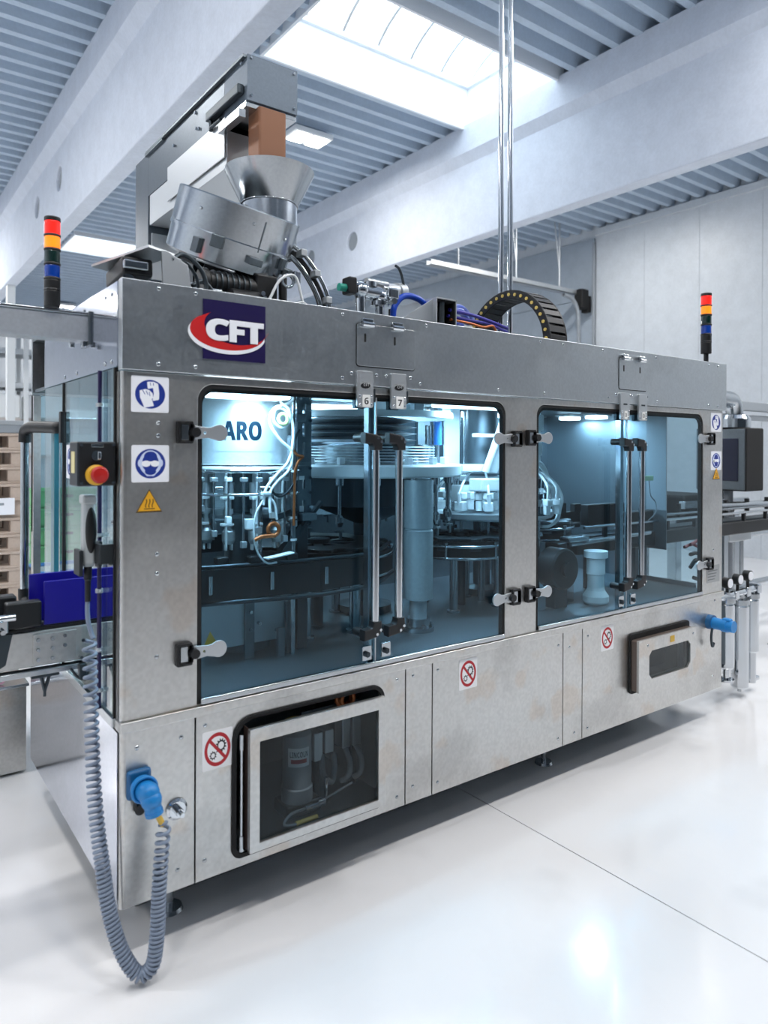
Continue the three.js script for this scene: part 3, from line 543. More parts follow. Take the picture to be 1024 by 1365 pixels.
// slotted upright with cable bundle
{
  const t = thing('slotted_upright', 'slotted steel upright with bolts standing beside the lettered drum', 'bracket', [0.86, 0.742, -0.4]);
  const s = rrect(0.832, 0.9, 1.28, 1.825, 0.004); for (const y of [1.34, 1.44, 1.58, 1.66, 1.73]) hole(s, 0.856, 0.87, y - 0.028, y + 0.028, 0.0068);
  part('plate', ext(s, -0.402, -0.39, 0.001), M.dullsteel, t);
  part('post', [B(0.84, 0.89, 0.742, 1.3, -0.43, -0.4, 0.003)], M.darkmetal, t);
  part('bolt', [[0.842, 1.79], [0.886, 1.79], [0.889, 1.5], [0.889, 1.46], [0.889, 1.4], [0.889, 1.34], [0.889, 1.7]].map(([x, y]) => cyl(0.007, 0.012, x, y, -0.385, 'z', 6)), M.chrome, t);
  part('clamp', [BC(0.83, 1.71, -0.37, 0.05, 0.035, 0.03, 0.006), BC(0.87, 1.755, -0.375, 0.03, 0.03, 0.02, 0.005), BC(0.85, 1.52, -0.375, 0.06, 0.02, 0.03, 0.004), BC(0.865, 1.3, -0.36, 0.07, 0.03, 0.04, 0.004)], M.dullsteel, t);
  part('arm', [bar([0.8, 1.2, -0.38], [0.93, 1.36, -0.36], 0.03, 0.012), bar([0.72, 1.12, -0.36], [0.84, 1.26, -0.38], 0.035, 0.04), rod([0.7, 1.3, -0.35], [0.82, 1.33, -0.37], 0.012)], M.darkmetal, t);
  part('support_rod', [rod([0.795, 0.742, -0.36], [0.795, 1.82, -0.36], 0.011), rod([0.67, 1.12, -0.4], [0.67, 1.4, -0.4], 0.007)], M.inox, t);
  part('white_block', BC(0.6, 1.285, -0.355, 0.036, 0.042, 0.02, 0.004), M.whiteplastic, t);
  part('air_line', tube([[0.83, 1.66, -0.37], [0.8, 1.62, -0.35], [0.79, 1.45, -0.34], [0.72, 1.39, -0.33], [0.66, 1.43, -0.33]], 0.005, 40), M.darkmetal, t);
  part('guide_leaf', BC(0, 0, 0, 0.12, 0.006, 0.04, 0.002).rotateZ(0.12).translate(0.7, 1.16, -0.3), M.whiteplastic, t);
  part('tie', [1.21, 1.3, 1.4, 1.49].map(y => cyl(0.017, 0.009, 0.795, y, -0.36, 'y', 14)), M.whiteplastic, t);
}
{
  const c = thing('cable_loop', 'bundle of white cables looped beside the lettered drum', 'cable', [0.74, 1.8, -0.32]);
  const z = -0.32;
  part('cable', [tube([[0.73, 1.82, z], [0.715, 1.77, z], [0.745, 1.74, z + 0.01], [0.755, 1.69, z], [0.72, 1.665, z], [0.685, 1.69, z], [0.69, 1.735, z], [0.735, 1.74, z - 0.01], [0.765, 1.7, z], [0.77, 1.6, z], [0.75, 1.53, z], [0.69, 1.47, z], [0.65, 1.42, z], [0.64, 1.36, z]], 0.006, 120)], M.whiteplastic, c);
  part('cable', tube([[0.75, 1.82, z], [0.77, 1.78, z], [0.74, 1.76, z], [0.685, 1.74, z], [0.665, 1.69, z], [0.71, 1.62, z], [0.765, 1.57, z], [0.755, 1.5, z], [0.7, 1.45, z], [0.67, 1.41, z], [0.665, 1.33, z + 0.01]], 0.006, 100), M.whiteplastic, c);
  part('cable', tube([[0.655, 1.4, z], [0.61, 1.33, z], [0.6, 1.25, z], [0.62, 1.17, z], [0.66, 1.13, z], [0.7, 1.13, z]], 0.004, 60), M.whiteplastic, c);
  part('cable', tube([[0.655, 1.405, z], [0.69, 1.36, z], [0.7, 1.3, z]], 0.005, 40), M.whiteplastic, c);
  part('cable_tag', torus(0.02, 0.007, 0.72, 1.7, z + 0.01, 'z', 24), std('#c9d98a', 0.5), c);
  part('cable_tie', BC(0.652, 1.405, z, 0.04, 0.014, 0.02, 0.004), M.whiteplastic, c);
  const k = thing('copper_hose', 'copper brown hose running down the rod, curled at its lower end', 'hose', [0.8, 1.25, -0.33]);
  part('hose', [tube([[0.775, 1.58, -0.33], [0.8, 1.555, -0.33], [0.83, 1.55, -0.34], [0.805, 1.53, -0.335], [0.79, 1.49, -0.335], [0.787, 1.38, -0.335], [0.785, 1.27, -0.335]], 0.0055, 70), torus(0.024, 0.008, 0.685, 1.262, -0.32, 'z', 28), tube([[0.6, 1.225, -0.32], [0.63, 1.235, -0.32], [0.67, 1.238, -0.315], [0.69, 1.238, -0.31]], 0.008, 24)], M.copper, k);
}
// filling carousel
{
  const cx = 1.5, cz = -0.85, t = thing('filling_carousel', 'round filling carousel with white ring and bellows above a thick grey column', 'machine', [cx, 0.742, cz]);
  part('pedestal', turned([[0.14, 0.742], [0.14, 0.78], [0.06, 0.8], [0.06, 1.2], [0.3, 1.3], [0.3, 1.44]], cx, 0, cz), M.darkmetal, t);
  part('ring', turned([[0.2, 1.447], [0.49, 1.447], [0.5, 1.455], [0.5, 1.498], [0.49, 1.506], [0.2, 1.506]], cx, 0, cz, 80), M.whiteplastic, t, { label: 'white ring' });
  part('tank', turned([[0.2, 1.506], [0.355, 1.506], [0.36, 1.512], [0.36, 1.6], [0.35, 1.605], [0.1, 1.605]], cx, 0, cz, 72), M.inox, t);
  part('tank_reflection', [0, 1, 2, 3, 4, 5].map(i => torus(0.361, 0.0025, cx, 1.522 + i * 0.014, cz, 'y', 72)), M.alu, t);  // rings stand in for bellows lines reflected in the tank
  { const pr = []; for (let i = 0; i < 9; i++) pr.push([0.2 + (i % 2) * 0.1, 1.61 + i * 0.016]); part('bellows', turned(pr, cx - 0.12, 0, cz + 0.1, 48), M.alu, t); }
  part('center_shaft', [cyl(0.075, 0.3, cx + 0.05, 1.69, cz), cyl(0.1, 0.03, cx + 0.05, 1.64, cz)], M.whiteplastic, t);
  part('upper_ring', turned([[0.34, 1.74], [0.42, 1.74], [0.42, 1.77], [0.34, 1.77], [0.34, 1.74]], cx + 0.05, 0, cz, 64), M.whiteplastic, t);
  part('hanger', [0.2, 0.9, 1.6, 2.3, 3.4, 4.6, 5.6].map(a => BC(cx + 0.05 + Math.cos(a) * 0.38, 1.79, cz + Math.sin(a) * 0.38, 0.06, 0.07, 0.04, 0.006)), M.dullsteel, t);
  for (let i = 0; i < 16; i++) {
    const a = i / 16 * Math.PI * 2 + 0.1, x = cx + Math.cos(a) * 0.44, z = cz + Math.sin(a) * 0.44;
    const v = part('filling_valve', [cyl(0.008, 0.2, x, 1.35, z, 'y', 10), cyl(0.02, 0.035, x, 1.43, z, 'y', 14), turned([[0, 1.22], [0.012, 1.22], [0.02, 1.24], [0.02, 1.265], [0.008, 1.28]], x, 0, z, 14)], M.chrome, t);
    part('valve_block', BC(x - Math.cos(a) * 0.02, 1.525, z - Math.sin(a) * 0.02, 0.03, 0.035, 0.03, 0.004), M.whiteplastic, v);
    part('bottle_grip', [BC(x, 1.2, z, 0.05, 0.012, 0.02, 0.003), BC(x, 1.18, z + 0.01, 0.012, 0.04, 0.012, 0.002)], M.dullsteel, v);
  }
  part('tank_pipe', [0, 1, 2, 3, 4, 5].map(i => cyl(0.008, 0.1, cx + 0.2 + i * 0.035, 1.655, cz + 0.26 - i * 0.015, 'y', 10)), M.chrome, t);
  part('blue_tube', cyl(0.022, 0.12, cx + 0.29, 1.665, cz + 0.24), std('#3f7fd0', 0.4), t, { label: 'blue tube' });
  const col = thing('support_column', 'thick round grey support column standing on the deck behind the seventh door', 'column', [1.46, 0.742, -0.36]);
  part('shaft', turned([[0.04, 0.79], [0.04, 0.88], [0.068, 0.89], [0.068, 1.205], [0.062, 1.212], [0.068, 1.219], [0.068, 1.44]], 1.46, 0, -0.36, 40), M.column, col);
  part('base_flange', [turned([[0, 0.762], [0.075, 0.762], [0.075, 0.742]], 1.46, 0, -0.36, 32).concat([cyl(0.055, 0.05, 1.46, 0.775, -0.36)]), [0.3, 1.8, 3.4, 5].map(a => cyl(0.008, 0.014, 1.46 + Math.cos(a) * 0.062, 0.768, -0.36 + Math.sin(a) * 0.062, 'y', 6))], M.inox, col);
}
// star wheels on posts
const starWheel = (cx, y, cz, r, label, mat, gap = 0.07) => {
  const t = thing('star_wheel', label, 'wheel', [cx, 0.742, cz]);
  const s = new THREE.Shape(), n = Math.round(r * 36);
  for (let i = 0; i < n; i++) { const a0 = i / n * Math.PI * 2, p = Math.PI * 2 / n; for (const [q, k] of [[0, 1], [0.3, 1], [0.4, 0.92], [0.52, 0.88], [0.75, 0.88], [0.88, 0.92]]) { const a = a0 + q * p, x = Math.cos(a) * r * k, z = Math.sin(a) * r * k; (i || q) ? s.lineTo(x, z) : s.moveTo(x, z); } }
  circ(s, 0, 0, r * 0.55);
  const lay = (yy, h) => ext(s, 0, h, 0.002).rotateX(-Math.PI / 2).translate(cx, yy, cz);
  part('upper_disc', lay(y, 0.014), mat, t); part('lower_disc', lay(y - gap, 0.014), mat, t);
  part('rim_rail', [torus(r * 1.05, 0.008, cx, y - gap * 0.5, cz), torus(r * 1.05, 0.008, cx, y - gap * 1.7, cz)], M.inox, t);
  part('hub', [cyl(r * 0.18, gap + 0.05, cx, y - gap / 2, cz), cyl(0.03, y - 0.74, cx, (y + 0.742) / 2, cz), [0, 1, 2, 3].map(i => BC(0, 0, 0, r * 1.2, 0.012, 0.04).rotateY(i * Math.PI / 4 + 0.3).translate(cx, y, cz))], M.darkmetal, t);
  part('skirt', turned([[r * 0.93, y - gap * 1.9], [r * 0.98, y - gap * 1.9], [r * 0.98, y - 0.002], [r * 0.93, y - 0.002]], cx, 0, cz, 56), M.black, t);
  for (let i = 0; i < 6; i++) { const a = i / 6 * Math.PI * 2 + 0.5; part('spacer', [cyl(0.008, gap * 1.6, cx + Math.cos(a) * r * 1.05, y - gap * 1.05, cz + Math.sin(a) * r * 1.05, 'y', 12), cyl(0.014, 0.012, cx + Math.cos(a) * r * 1.05, y - gap * 0.2, cz + Math.sin(a) * r * 1.05, 'y', 8)], M.inox, t); }
  for (let i = 0; i < 4; i++) { const a = i / 4 * Math.PI * 2 + 0.9; part('post', [cyl(0.022, y - gap * 1.8 - 0.742, cx + Math.cos(a) * r * 0.82, (y - gap * 1.8 + 0.742) / 2, cz + Math.sin(a) * r * 0.82, 'y', 18), cyl(0.035, 0.012, cx + Math.cos(a) * r * 0.82, 0.748, cz + Math.sin(a) * r * 0.82)], M.inox, t); }
  return t;
};
starWheel(1.13, 1.13, -0.72, 0.34, 'large dark star wheel between the capping turret and the grey column', M.black);
starWheel(0.29, 1.15, -0.68, 0.2, 'dark star wheel under the capping turret at the left end of the cabinet', M.black, 0.06);
starWheel(2.0, 1.11, -0.66, 0.25, 'star wheel with bright rails just behind the seventh glass door', M.darkmetal, 0.05);
starWheel(2.64, 1.15, -0.74, 0.25, 'star wheel with bright rim behind the white round post', M.dullsteel, 0.05);
// guide table under the first star wheel, electric boxes on the deck
{
  const t = thing('electric_box', 'pale grey electric box with warning triangle low behind the first glass door', 'box', [0.5, 0.742, -0.42]);
  part('box', B(0.37, 0.6, 0.8, 0.975, -0.48, -0.4, 0.004), M.alu, t);
  part('box', B(0.63, 0.8, 0.8, 0.975, -0.48, -0.405, 0.004), M.alu, t);
  part('upright', [B(0.598, 0.64, 0.742, 0.98, -0.4, -0.39, 0.003), B(0.72, 0.75, 0.742, 0.86, -0.36, -0.34, 0.003), B(0.78, 0.8, 0.742, 0.95, -0.4, -0.38, 0.003)], M.dullsteel, t);
  part('bolt', [[0.62, 0.93], [0.62, 0.86], [0.66, 0.88], [0.74, 0.84]].map(([x, y]) => cyl(0.007, 0.02, x, y, -0.39, 'z', 6)), M.inox, t);
  const e = ext(poly([[0.42, 0.8], [0.5, 0.8], [0.455, 0.875]]), -0.3995, -0.398); const p = e.attributes.position, uv = []; for (let i = 0; i < p.count; i++) uv.push((p.getX(i) - 0.42) / 0.08, (p.getY(i) - 0.8) / 0.08); e.setAttribute('uv', new THREE.Float32BufferAttribute(uv, 2));
  part('warning_triangle', e, P.electric, t, { keepUV: true });
  const m = thing('guide_table', 'dark curved guide table with pale spacers inside the first glass door', 'table', [0.75, 0.742, -0.45]);
  part('apron', ext(poly([[0.28, 0.45], [0.28, 0.4], [0.6, 0.345], [0.9, 0.315], [1.2, 0.345], [1.4, 0.48], [1.38, 0.5], [1.18, 0.375], [0.9, 0.345], [0.6, 0.375]]), 0.995, 1.115).rotateX(-Math.PI / 2), M.black, m);
  part('rail', [tube([[0.3, 1.125, -0.42], [0.6, 1.125, -0.36], [0.9, 1.125, -0.33], [1.2, 1.125, -0.36], [1.4, 1.14, -0.5]], 0.008, 50), tube([[0.3, 0.985, -0.42], [0.6, 0.985, -0.35], [0.9, 0.98, -0.32], [1.2, 0.985, -0.35], [1.42, 1.0, -0.5]], 0.01, 50)], M.darkmetal, m);
  part('rail_spacer', [[0.44, -0.39], [0.68, -0.35], [0.92, -0.33], [1.18, -0.36]].map(([x, z]) => cyl(0.009, 0.07, x, 1.06, z + 0.03, 'y', 12)), M.inox, m);
  part('leg', [[0.95, -0.52], [1.2, -0.5]].map(([x, z]) => [cyl(0.026, 0.24, x, 0.862, z), cyl(0.04, 0.014, x, 0.749, z)]), M.inox, m);
  part('clamp_block', [[0.62, -0.36], [0.5, -0.4], [0.78, -0.35]].map(([x, z]) => BC(x, 1.145, z, 0.05, 0.03, 0.04, 0.008)), M.black, m);
}
// rinser turret with white manifold between the second pair of doors
{
  const cx = 2.3, cz = -0.8, t = thing('rinsing_turret', 'rinsing turret with white valve blocks and hoses behind the middle post', 'machine', [cx, 0.742, cz]);
  part('column', turned([[0.1, 0.742], [0.1, 0.78], [0.05, 0.8], [0.05, 1.19], [0.09, 1.2], [0.09, 1.82]], cx, 0, cz), M.dullsteel, t);
  part('table_ring', turned([[0.1, 1.2], [0.4, 1.2], [0.41, 1.21], [0.41, 1.235], [0.1, 1.24]], cx, 0, cz, 64), M.alu, t);
  part('upper_disc', turned([[0.09, 1.4], [0.13, 1.4], [0.13, 1.43], [0.09, 1.43]], cx, 0, cz, 48), M.whiteplastic, t);
  for (let i = 0; i < 14; i++) {
    const a = i / 14 * Math.PI * 2, c = Math.cos(a), s = Math.sin(a), x = cx + c * 0.33, z = cz + s * 0.33;
    const b = part('valve_block', [BC(0, 0, 0, 0.08, 0.05, 0.05, 0.008).rotateY(-a).translate(x, 1.275, z), BC(0, 0, 0, 0.05, 0.035, 0.06, 0.008).rotateY(-a).translate(x - c * 0.03, 1.33, z - s * 0.03), cyl(0.012, 0.06, x + c * 0.03, 1.31, z + s * 0.03, 'y', 12)], M.whiteplastic, t);
    part('gripper', [cyl(0.008, 0.12, x, 1.15, z, 'y', 10), BC(x, 1.1, z, 0.03, 0.03, 0.03, 0.004)], M.chrome, b);
    part('hose', tube([[x + c * 0.03, 1.34, z + s * 0.03], [cx + c * 0.3, 1.4, cz + s * 0.3], [cx + c * 0.2, 1.45, cz + s * 0.2], [cx + c * 0.1, 1.47, cz + s * 0.1]], 0.007, 20, 8), M.whiteplastic, b);
  }
  part('manifold', [cyl(0.11, 0.05, cx, 1.47, cz), cyl(0.06, 0.12, cx, 1.55, cz), cyl(0.035, 0.2, cx + 0.16, 1.66, cz + 0.12), BC(cx + 0.16, 1.76, cz + 0.12, 0.08, 0.06, 0.06, 0.01)], M.whiteplastic, t);
  part('hose_guard', [tube([[cx + 0.1, 1.48, cz + 0.2], [cx + 0.28, 1.42, cz + 0.26], [cx + 0.42, 1.3, cz + 0.24], [cx + 0.44, 1.2, cz + 0.2], [cx + 0.32, 1.13, cz + 0.26]], 0.011, 60)], M.whiteplastic, t);
  const u = thing('white_pipe_rack', 'rack of bright white upright pipes beside the carousel behind door seven', 'pipes', [2.12, 1.2, -0.8]);
  part('pipe', [rod([2.2, 1.46, -0.62], [2.29, 1.81, -0.55], 0.03, 20)], M.whiteplastic, u, { label: 'slanted white pipe' });
  part('pipe', [rod([2.13, 1.46, -0.6], [2.22, 1.81, -0.52], 0.02, 20)], M.whiteplastic, u);
  part('pipe', [[2.0, -0.85], [2.06, -0.83], [2.14, -0.86], [2.2, -0.9], [2.3, -0.95]].map(([x, z], i) => cyl(0.012 + (i % 2) * 0.006, 0.5, x, 1.56, z, 'y', 14)), M.inox, u);
  part('back_plate', [B(1.99, 2.1, 1.42, 1.81, -0.79, -0.775, 0.003), B(2.14, 2.2, 1.5, 1.81, -0.93, -0.91, 0.003)], M.whiteplastic, u);
  part('cross_bar', [BC(2.16, 1.66, -0.62, 0.2, 0.02, 0.03, 0.003), BC(2.12, 1.48, -0.7, 0.24, 0.04, 0.12, 0.006), BC(2.16, 1.39, -0.6, 0.22, 0.07, 0.1, 0.01), BC(2.08, 1.34, -0.72, 0.12, 0.09, 0.08, 0.008)], M.whiteplastic, u);
  part('stand', [rod([2.16, 0.742, -0.66], [2.16, 1.4, -0.66], 0.02), rod([2.05, 0.742, -0.78], [2.05, 1.45, -0.78], 0.012)], M.inox, u);
  part('nozzle', [[2.02, 1.285], [2.08, 1.275], [2.13, 1.29], [2.2, 1.275], [2.25, 1.29]].map(([x, y]) => [cyl(0.018, 0.05, x, y, -0.6, 'y', 12), BC(x, y + 0.05, -0.6, 0.03, 0.04, 0.03, 0.005)]), M.whiteplastic, u);
}
{
  const t = thing('hose_manifold', 'cluster of white valve heads with looped hoses left behind the third glass door', 'valves', [2.4, 1.2, -0.42]), z = -0.42;
  part('stem', [cyl(0.018, 0.3, 2.345, 1.67, z, 'y', 18), cyl(0.012, 0.5, 2.345, 1.35, z, 'y', 14)], M.whiteplastic, t);
  part('valve_head', [BC(2.345, 1.73, z, 0.055, 0.09, 0.05, 0.008), BC(2.32, 1.7, z, 0.04, 0.06, 0.04, 0.006), BC(2.345, 1.6, z, 0.04, 0.1, 0.04, 0.006)], M.whiteplastic, t);
  part('manifold_body', [cyl(0.05, 0.05, 2.35, 1.4, z, 'y', 24), cyl(0.075, 0.03, 2.35, 1.33, z, 'y', 28), cyl(0.06, 0.05, 2.35, 1.25, z, 'y', 24), cyl(0.022, 0.06, 2.3, 1.5, z, 'z', 20)], M.chrome, t);
  for (let i = 0; i < 8; i++) { const a = i / 8 * Math.PI * 2 + 0.3, c = Math.cos(a), q = Math.sin(a); const v = part('valve', [BC(0, 0, 0, 0.05, 0.035, 0.035, 0.006).rotateY(-a).translate(2.35 + c * 0.1, 1.3, z + q * 0.1), BC(0, 0, 0, 0.03, 0.05, 0.03, 0.005).rotateY(-a).translate(2.35 + c * 0.12, 1.26, z + q * 0.1)], M.whiteplastic, t); part('tubelet', tube([[2.35 + c * 0.1, 1.32, z + q * 0.1], [2.35 + c * 0.1, 1.38, z + q * 0.1], [2.35 + c * 0.05, 1.43, z + q * 0.05], [2.35, 1.46, z]], 0.007, 16, 8), M.whiteplastic, v); }
  part('hose', tube([[2.36, 1.5, z], [2.42, 1.45, z], [2.5, 1.37, z], [2.535, 1.28, z], [2.52, 1.2, z], [2.45, 1.16, z], [2.38, 1.16, z]], 0.009, 50), M.whiteplastic, t);
  part('hose', tube([[2.34, 1.52, z], [2.39, 1.5, z], [2.44, 1.42, z], [2.44, 1.34, z]], 0.008, 40), M.whiteplastic, t);
  part('hose', tube([[2.36, 1.42, z + 0.02], [2.44, 1.38, z + 0.02], [2.47, 1.31, z], [2.45, 1.26, z]], 0.006, 30), M.whiteplastic, t);
  part('foot_rod', [rod([2.35, 0.742, z], [2.35, 1.24, z], 0.014), cyl(0.03, 0.014, 2.35, 0.75, z)], M.inox, t);
}
// small things on the deck behind the third and fourth door
{
  const t = thing('white_round_post', 'white plastic post with wide foot and collar behind the third glass door', 'post', [2.62, 0.742, -0.24]);
  part('post', turned([[0, 0.742], [0.06, 0.742], [0.07, 0.755], [0.07, 0.785], [0.05, 0.815], [0.046, 0.83]], 2.62, 0, -0.24, 36), M.whiteplastic, t);
  part('shaft', turned([[0.046, 0.83], [0.044, 0.9], [0.05, 0.905], [0.05, 0.99], [0.064, 0.995], [0.064, 1.03], [0, 1.032]], 2.62, 0, -0.24, 36), M.whiteplastic, t);
  const m = thing('drive_motor', 'dark round drive motor behind the third glass door', 'motor', [2.37, 0.742, -0.3]);
  part('housing', [turned([[0, -0.06], [0.1, -0.06], [0.11, -0.05], [0.11, 0.05], [0.1, 0.06], [0.04, 0.06], [0.04, 0.08], [0, 0.08]], 0, 0, 0, 40)].flat().map(g => g.rotateX(Math.PI / 2).translate(2.37, 0.95, -0.3)), M.black, m);
  part('stand', [B(2.32, 2.42, 0.742, 0.86, -0.34, -0.27, 0.006), B(2.5, 2.58, 0.83, 1.06, -0.5, -0.4, 0.01)], M.darkmetal, m);
  part('plate', [B(2.18, 2.27, 0.742, 0.85, -0.3, -0.29, 0.003), B(2.5, 2.56, 0.742, 0.84, -0.36, -0.34, 0.003), BC(2.58, 1.085, -0.36, 0.16, 0.03, 0.08, 0.01), BC(2.66, 1.08, -0.34, 0.03, 0.05, 0.03, 0.005)], M.inox, m);
  const o = thing('outfeed_conveyor', 'dark outfeed conveyor with bright guide rail leaving the cabinet to the right', 'conveyor', [3.6, 0, -0.46]);
  part('bed', B(2.72, 5.6, 0.97, 1.06, -0.62, -0.44, 0.01), M.black, o);
  part('chain', B(2.7, 5.62, 1.06, 1.07, -0.6, -0.47), M.darkmetal, o);
  part('guide_rail', [rod([2.54, 1.055, -0.35], [3.3, 1.075, -0.35], 0.012), rod([2.75, 1.13, -0.42], [5.6, 1.13, -0.42], 0.009), rod([2.75, 1.13, -0.64], [5.6, 1.13, -0.64], 0.009)], M.inox, o);
  part('rail_bracket', Array.from({ length: 9 }, (_, i) => [BC(2.8 + i * 0.33, 1.15, -0.655, 0.03, 0.1, 0.03, 0.004), BC(2.95 + i * 0.33, 1.1, -0.425, 0.025, 0.07, 0.025, 0.004)]), M.black, o);
  part('guide_block', [B(2.72, 3.0, 1.1, 1.2, -0.68, -0.64, 0.006), B(3.02, 3.4, 1.11, 1.24, -0.66, -0.6, 0.006), B(2.78, 2.84, 1.2, 1.26, -0.66, -0.62, 0.005), B(2.92, 2.98, 1.2, 1.25, -0.66, -0.62, 0.005), B(3.2, 3.45, 1.07, 1.2, -0.5, -0.42, 0.01)], M.rubber, o);
  part('leg', [[2.95, -0.53], [3.4, -0.53]].map(([x, z]) => B(x - 0.03, x + 0.03, 0.742, 0.97, z - 0.03, z + 0.03, 0.004)), M.darkmetal, o);
  part('leg', [4.5, 5.4].map(x => [B(x - 0.03, x + 0.03, 0, 0.97, -0.56, -0.5, 0.004), B(x - 0.06, x + 0.06, 0, 0.012, -0.6, -0.46, 0.003)]), M.inox, o);
  const s = thing('photo_sensor', 'pale green sensor on a thin bent wire by the bright opening', 'sensor', [3.3, 1.36, -0.4]);
  part('head', BC(3.28, 1.41, -0.36, 0.1, 0.03, 0.03, 0.005), std('#a9d8b4', 0.5), s);
  part('wire', tube([[3.3, 1.4, -0.36], [3.31, 1.34, -0.36], [3.32, 1.3, -0.36], [3.37, 1.26, -0.36], [3.38, 1.2, -0.36], [3.38, 1.13, -0.42]], 0.004, 40, 8), M.greyplastic, s);
}
// grease pump in the service box behind the inspection pane
{
  const x = 0.71, z = -0.17, t = thing('grease_pump', 'cylindrical grease pump with a white and red label behind the inspection pane', 'pump', [x, 0.2, z]);
  part('reservoir', turned([[0, 0.25], [0.06, 0.25], [0.06, 0.3], [0.055, 0.305], [0.055, 0.5], [0.045, 0.515], [0, 0.52]], x, 0, z, 40), M.greyplastic, t);
  { const g = new THREE.CylinderGeometry(0.0562, 0.0562, 0.07, 30, 1, true, -1.15, 1.55); g.translate(x, 0.425, z); part('pump_label', g, P.pump, t, { keepUV: true }); }
  part('lid', cyl(0.05, 0.02, x, 0.535, z), M.yellow, t);
  part('pump_body', B(x - 0.07, x + 0.08, 0.202, 0.25, z - 0.06, z + 0.05, 0.008), M.darkmetal, t);
  part('fitting', [cyl(0.01, 0.06, x + 0.02, 0.245, z + 0.08, 'x', 8), cyl(0.012, 0.03, x + 0.06, 0.25, z + 0.08, 'x', 6), rod([x + 0.1, 0.24, z + 0.05], [x + 0.1, 0.32, z + 0.05], 0.008)], M.chrome, t);
  part('hose', tube([[x - 0.01, 0.245, z + 0.08], [x - 0.08, 0.245, z + 0.09], [x - 0.11, 0.225, z + 0.1], [x - 0.08, 0.212, z + 0.1], [x + 0.03, 0.212, z + 0.1]], 0.005, 50), M.greyplastic, t);
  part('feed_line', rod([x + 0.06, 0.245, z + 0.07], [x + 0.24, 0.25, z + 0.02], 0.004), M.greyplastic, t);
  part('hose_end', rod([x - 0.06, 0.212, z + 0.1], [x + 0.03, 0.212, z + 0.1], 0.008), M.yellow, t);
  const v = thing('valve_manifold', 'grey valve manifold with curved hoses right of the grease pump', 'valves', [0.9, 0.2, -0.2]), q0 = 0.14, h0 = -0.05;
  for (const [i, q] of [0.66, 0.71, 0.79, 0.84].entries()) part('valve', B(q + q0 - 0.02, q + q0 + 0.02, 0.44 + h0 - (i === 0 ? 0.02 : 0), 0.53 + h0 + (i > 1 ? 0.03 : 0), -0.22, -0.16, 0.004), M.alu, v);
  part('bracket', [B(0.76, 1.04, 0.51, 0.55, -0.235, -0.222), B(0.82, 0.84, 0.202, 0.51, -0.25, -0.222), B(1.0, 1.02, 0.202, 0.51, -0.25, -0.222)], M.darkmetal, v);
  for (const pts of [[[0.68, 0.44], [0.68, 0.36], [0.715, 0.33], [0.74, 0.37], [0.735, 0.43]], [[0.79, 0.44], [0.8, 0.38], [0.79, 0.33], [0.77, 0.31]], [[0.84, 0.44], [0.855, 0.39], [0.85, 0.33], [0.83, 0.31]]]) part('hose', tube(pts.map(([a, b], i) => [a + q0, b + h0, i && i < 3 ? -0.15 : -0.17]), 0.011, 40), M.greyplastic, v);
  const k = thing('hose_coil', 'copper brown hose coil at the top of the inspection opening', 'hose', [0.93, 0.58, -0.18]);
  for (const [R, zz] of [[0.035, -0.18], [0.028, -0.155]]) part('turn', torus(R, 0.01, 0.93, 0.59, zz, 'z', 30), M.copper, k);
}

// ------------------------------------------------------------ on top of the machine
// tilted cap sorter bowl
{
  const cx = 0.66, cy = 2.49, cz = -0.66, t = thing('cap_sorter', 'tilted round stainless cap sorter bowl on top of the machine', 'machine', [cx, cy, cz]);
  origins.set(t, [0, 0, 0]);
  t.quaternion.setFromAxisAngle(V(0.597, 0, -0.803).normalize(), 0.33);
  t.quaternion.premultiply(new THREE.Quaternion().setFromAxisAngle(V(0.803, 0, 0.597).normalize(), 0.26));
  part('bowl', turned([[0.2, 0.145], [0.255, 0.145], [0.26, 0.14], [0.26, 0.005], [0.262, 0], [0.262, -0.012]], 0, 0, 0, 72), M.inox, t);
  part('lower_drum', turned([[0.256, -0.012], [0.256, -0.105], [0.24, -0.115], [0.12, -0.115], [0.12, -0.15], [0.1, -0.2], [0, -0.2]], 0, 0, 0, 72), M.inox, t);
  part('bowl_floor', cyl(0.25, 0.01, 0, 0.06, 0, 'y', 48), M.dullsteel, t);
  const at = (a, r, y, w, h, d, ro = 0.004) => BC(0, 0, 0, w, h, d, ro).rotateY(-a).translate(Math.cos(a) * r, y, Math.sin(a) * r);
  for (const q of [[2.2, 0.27, -0.02, 0.03, 0.05, 0.05], [1.6, 0.272, -0.05, 0.035, 0.03, 0.06], [0.7, 0.27, -0.06, 0.03, 0.03, 0.08], [1.0, 0.265, -0.03, 0.02, 0.05, 0.03], [2.5, 0.268, -0.06, 0.03, 0.06, 0.03]]) part('clamp', at(...q), M.dullsteel, t);
  for (const [a, y] of [[1.75, 0.09], [2.6, 0.08], [1.1, 0.07], [1.5, -0.04]]) part('screw', at(a, 0.262, y, 0.008, 0.012, 0.012), M.chrome, t);
  part('seam', B(-0.002, 0.002, -0.012, 0.112, 0.258, 0.263), M.dullsteel, t);
  part('underframe', [at(2.0, 0.14, -0.13, 0.12, 0.03, 0.16), at(1.1, 0.15, -0.14, 0.14, 0.05, 0.14), at(0.3, 0.12, -0.15, 0.14, 0.06, 0.2), at(2.8, 0.16, -0.12, 0.1, 0.05, 0.12)], M.black, t);
  part('underplate', at(2.15, 0.2, -0.115, 0.1, 0.01, 0.16), M.alu, t);
}
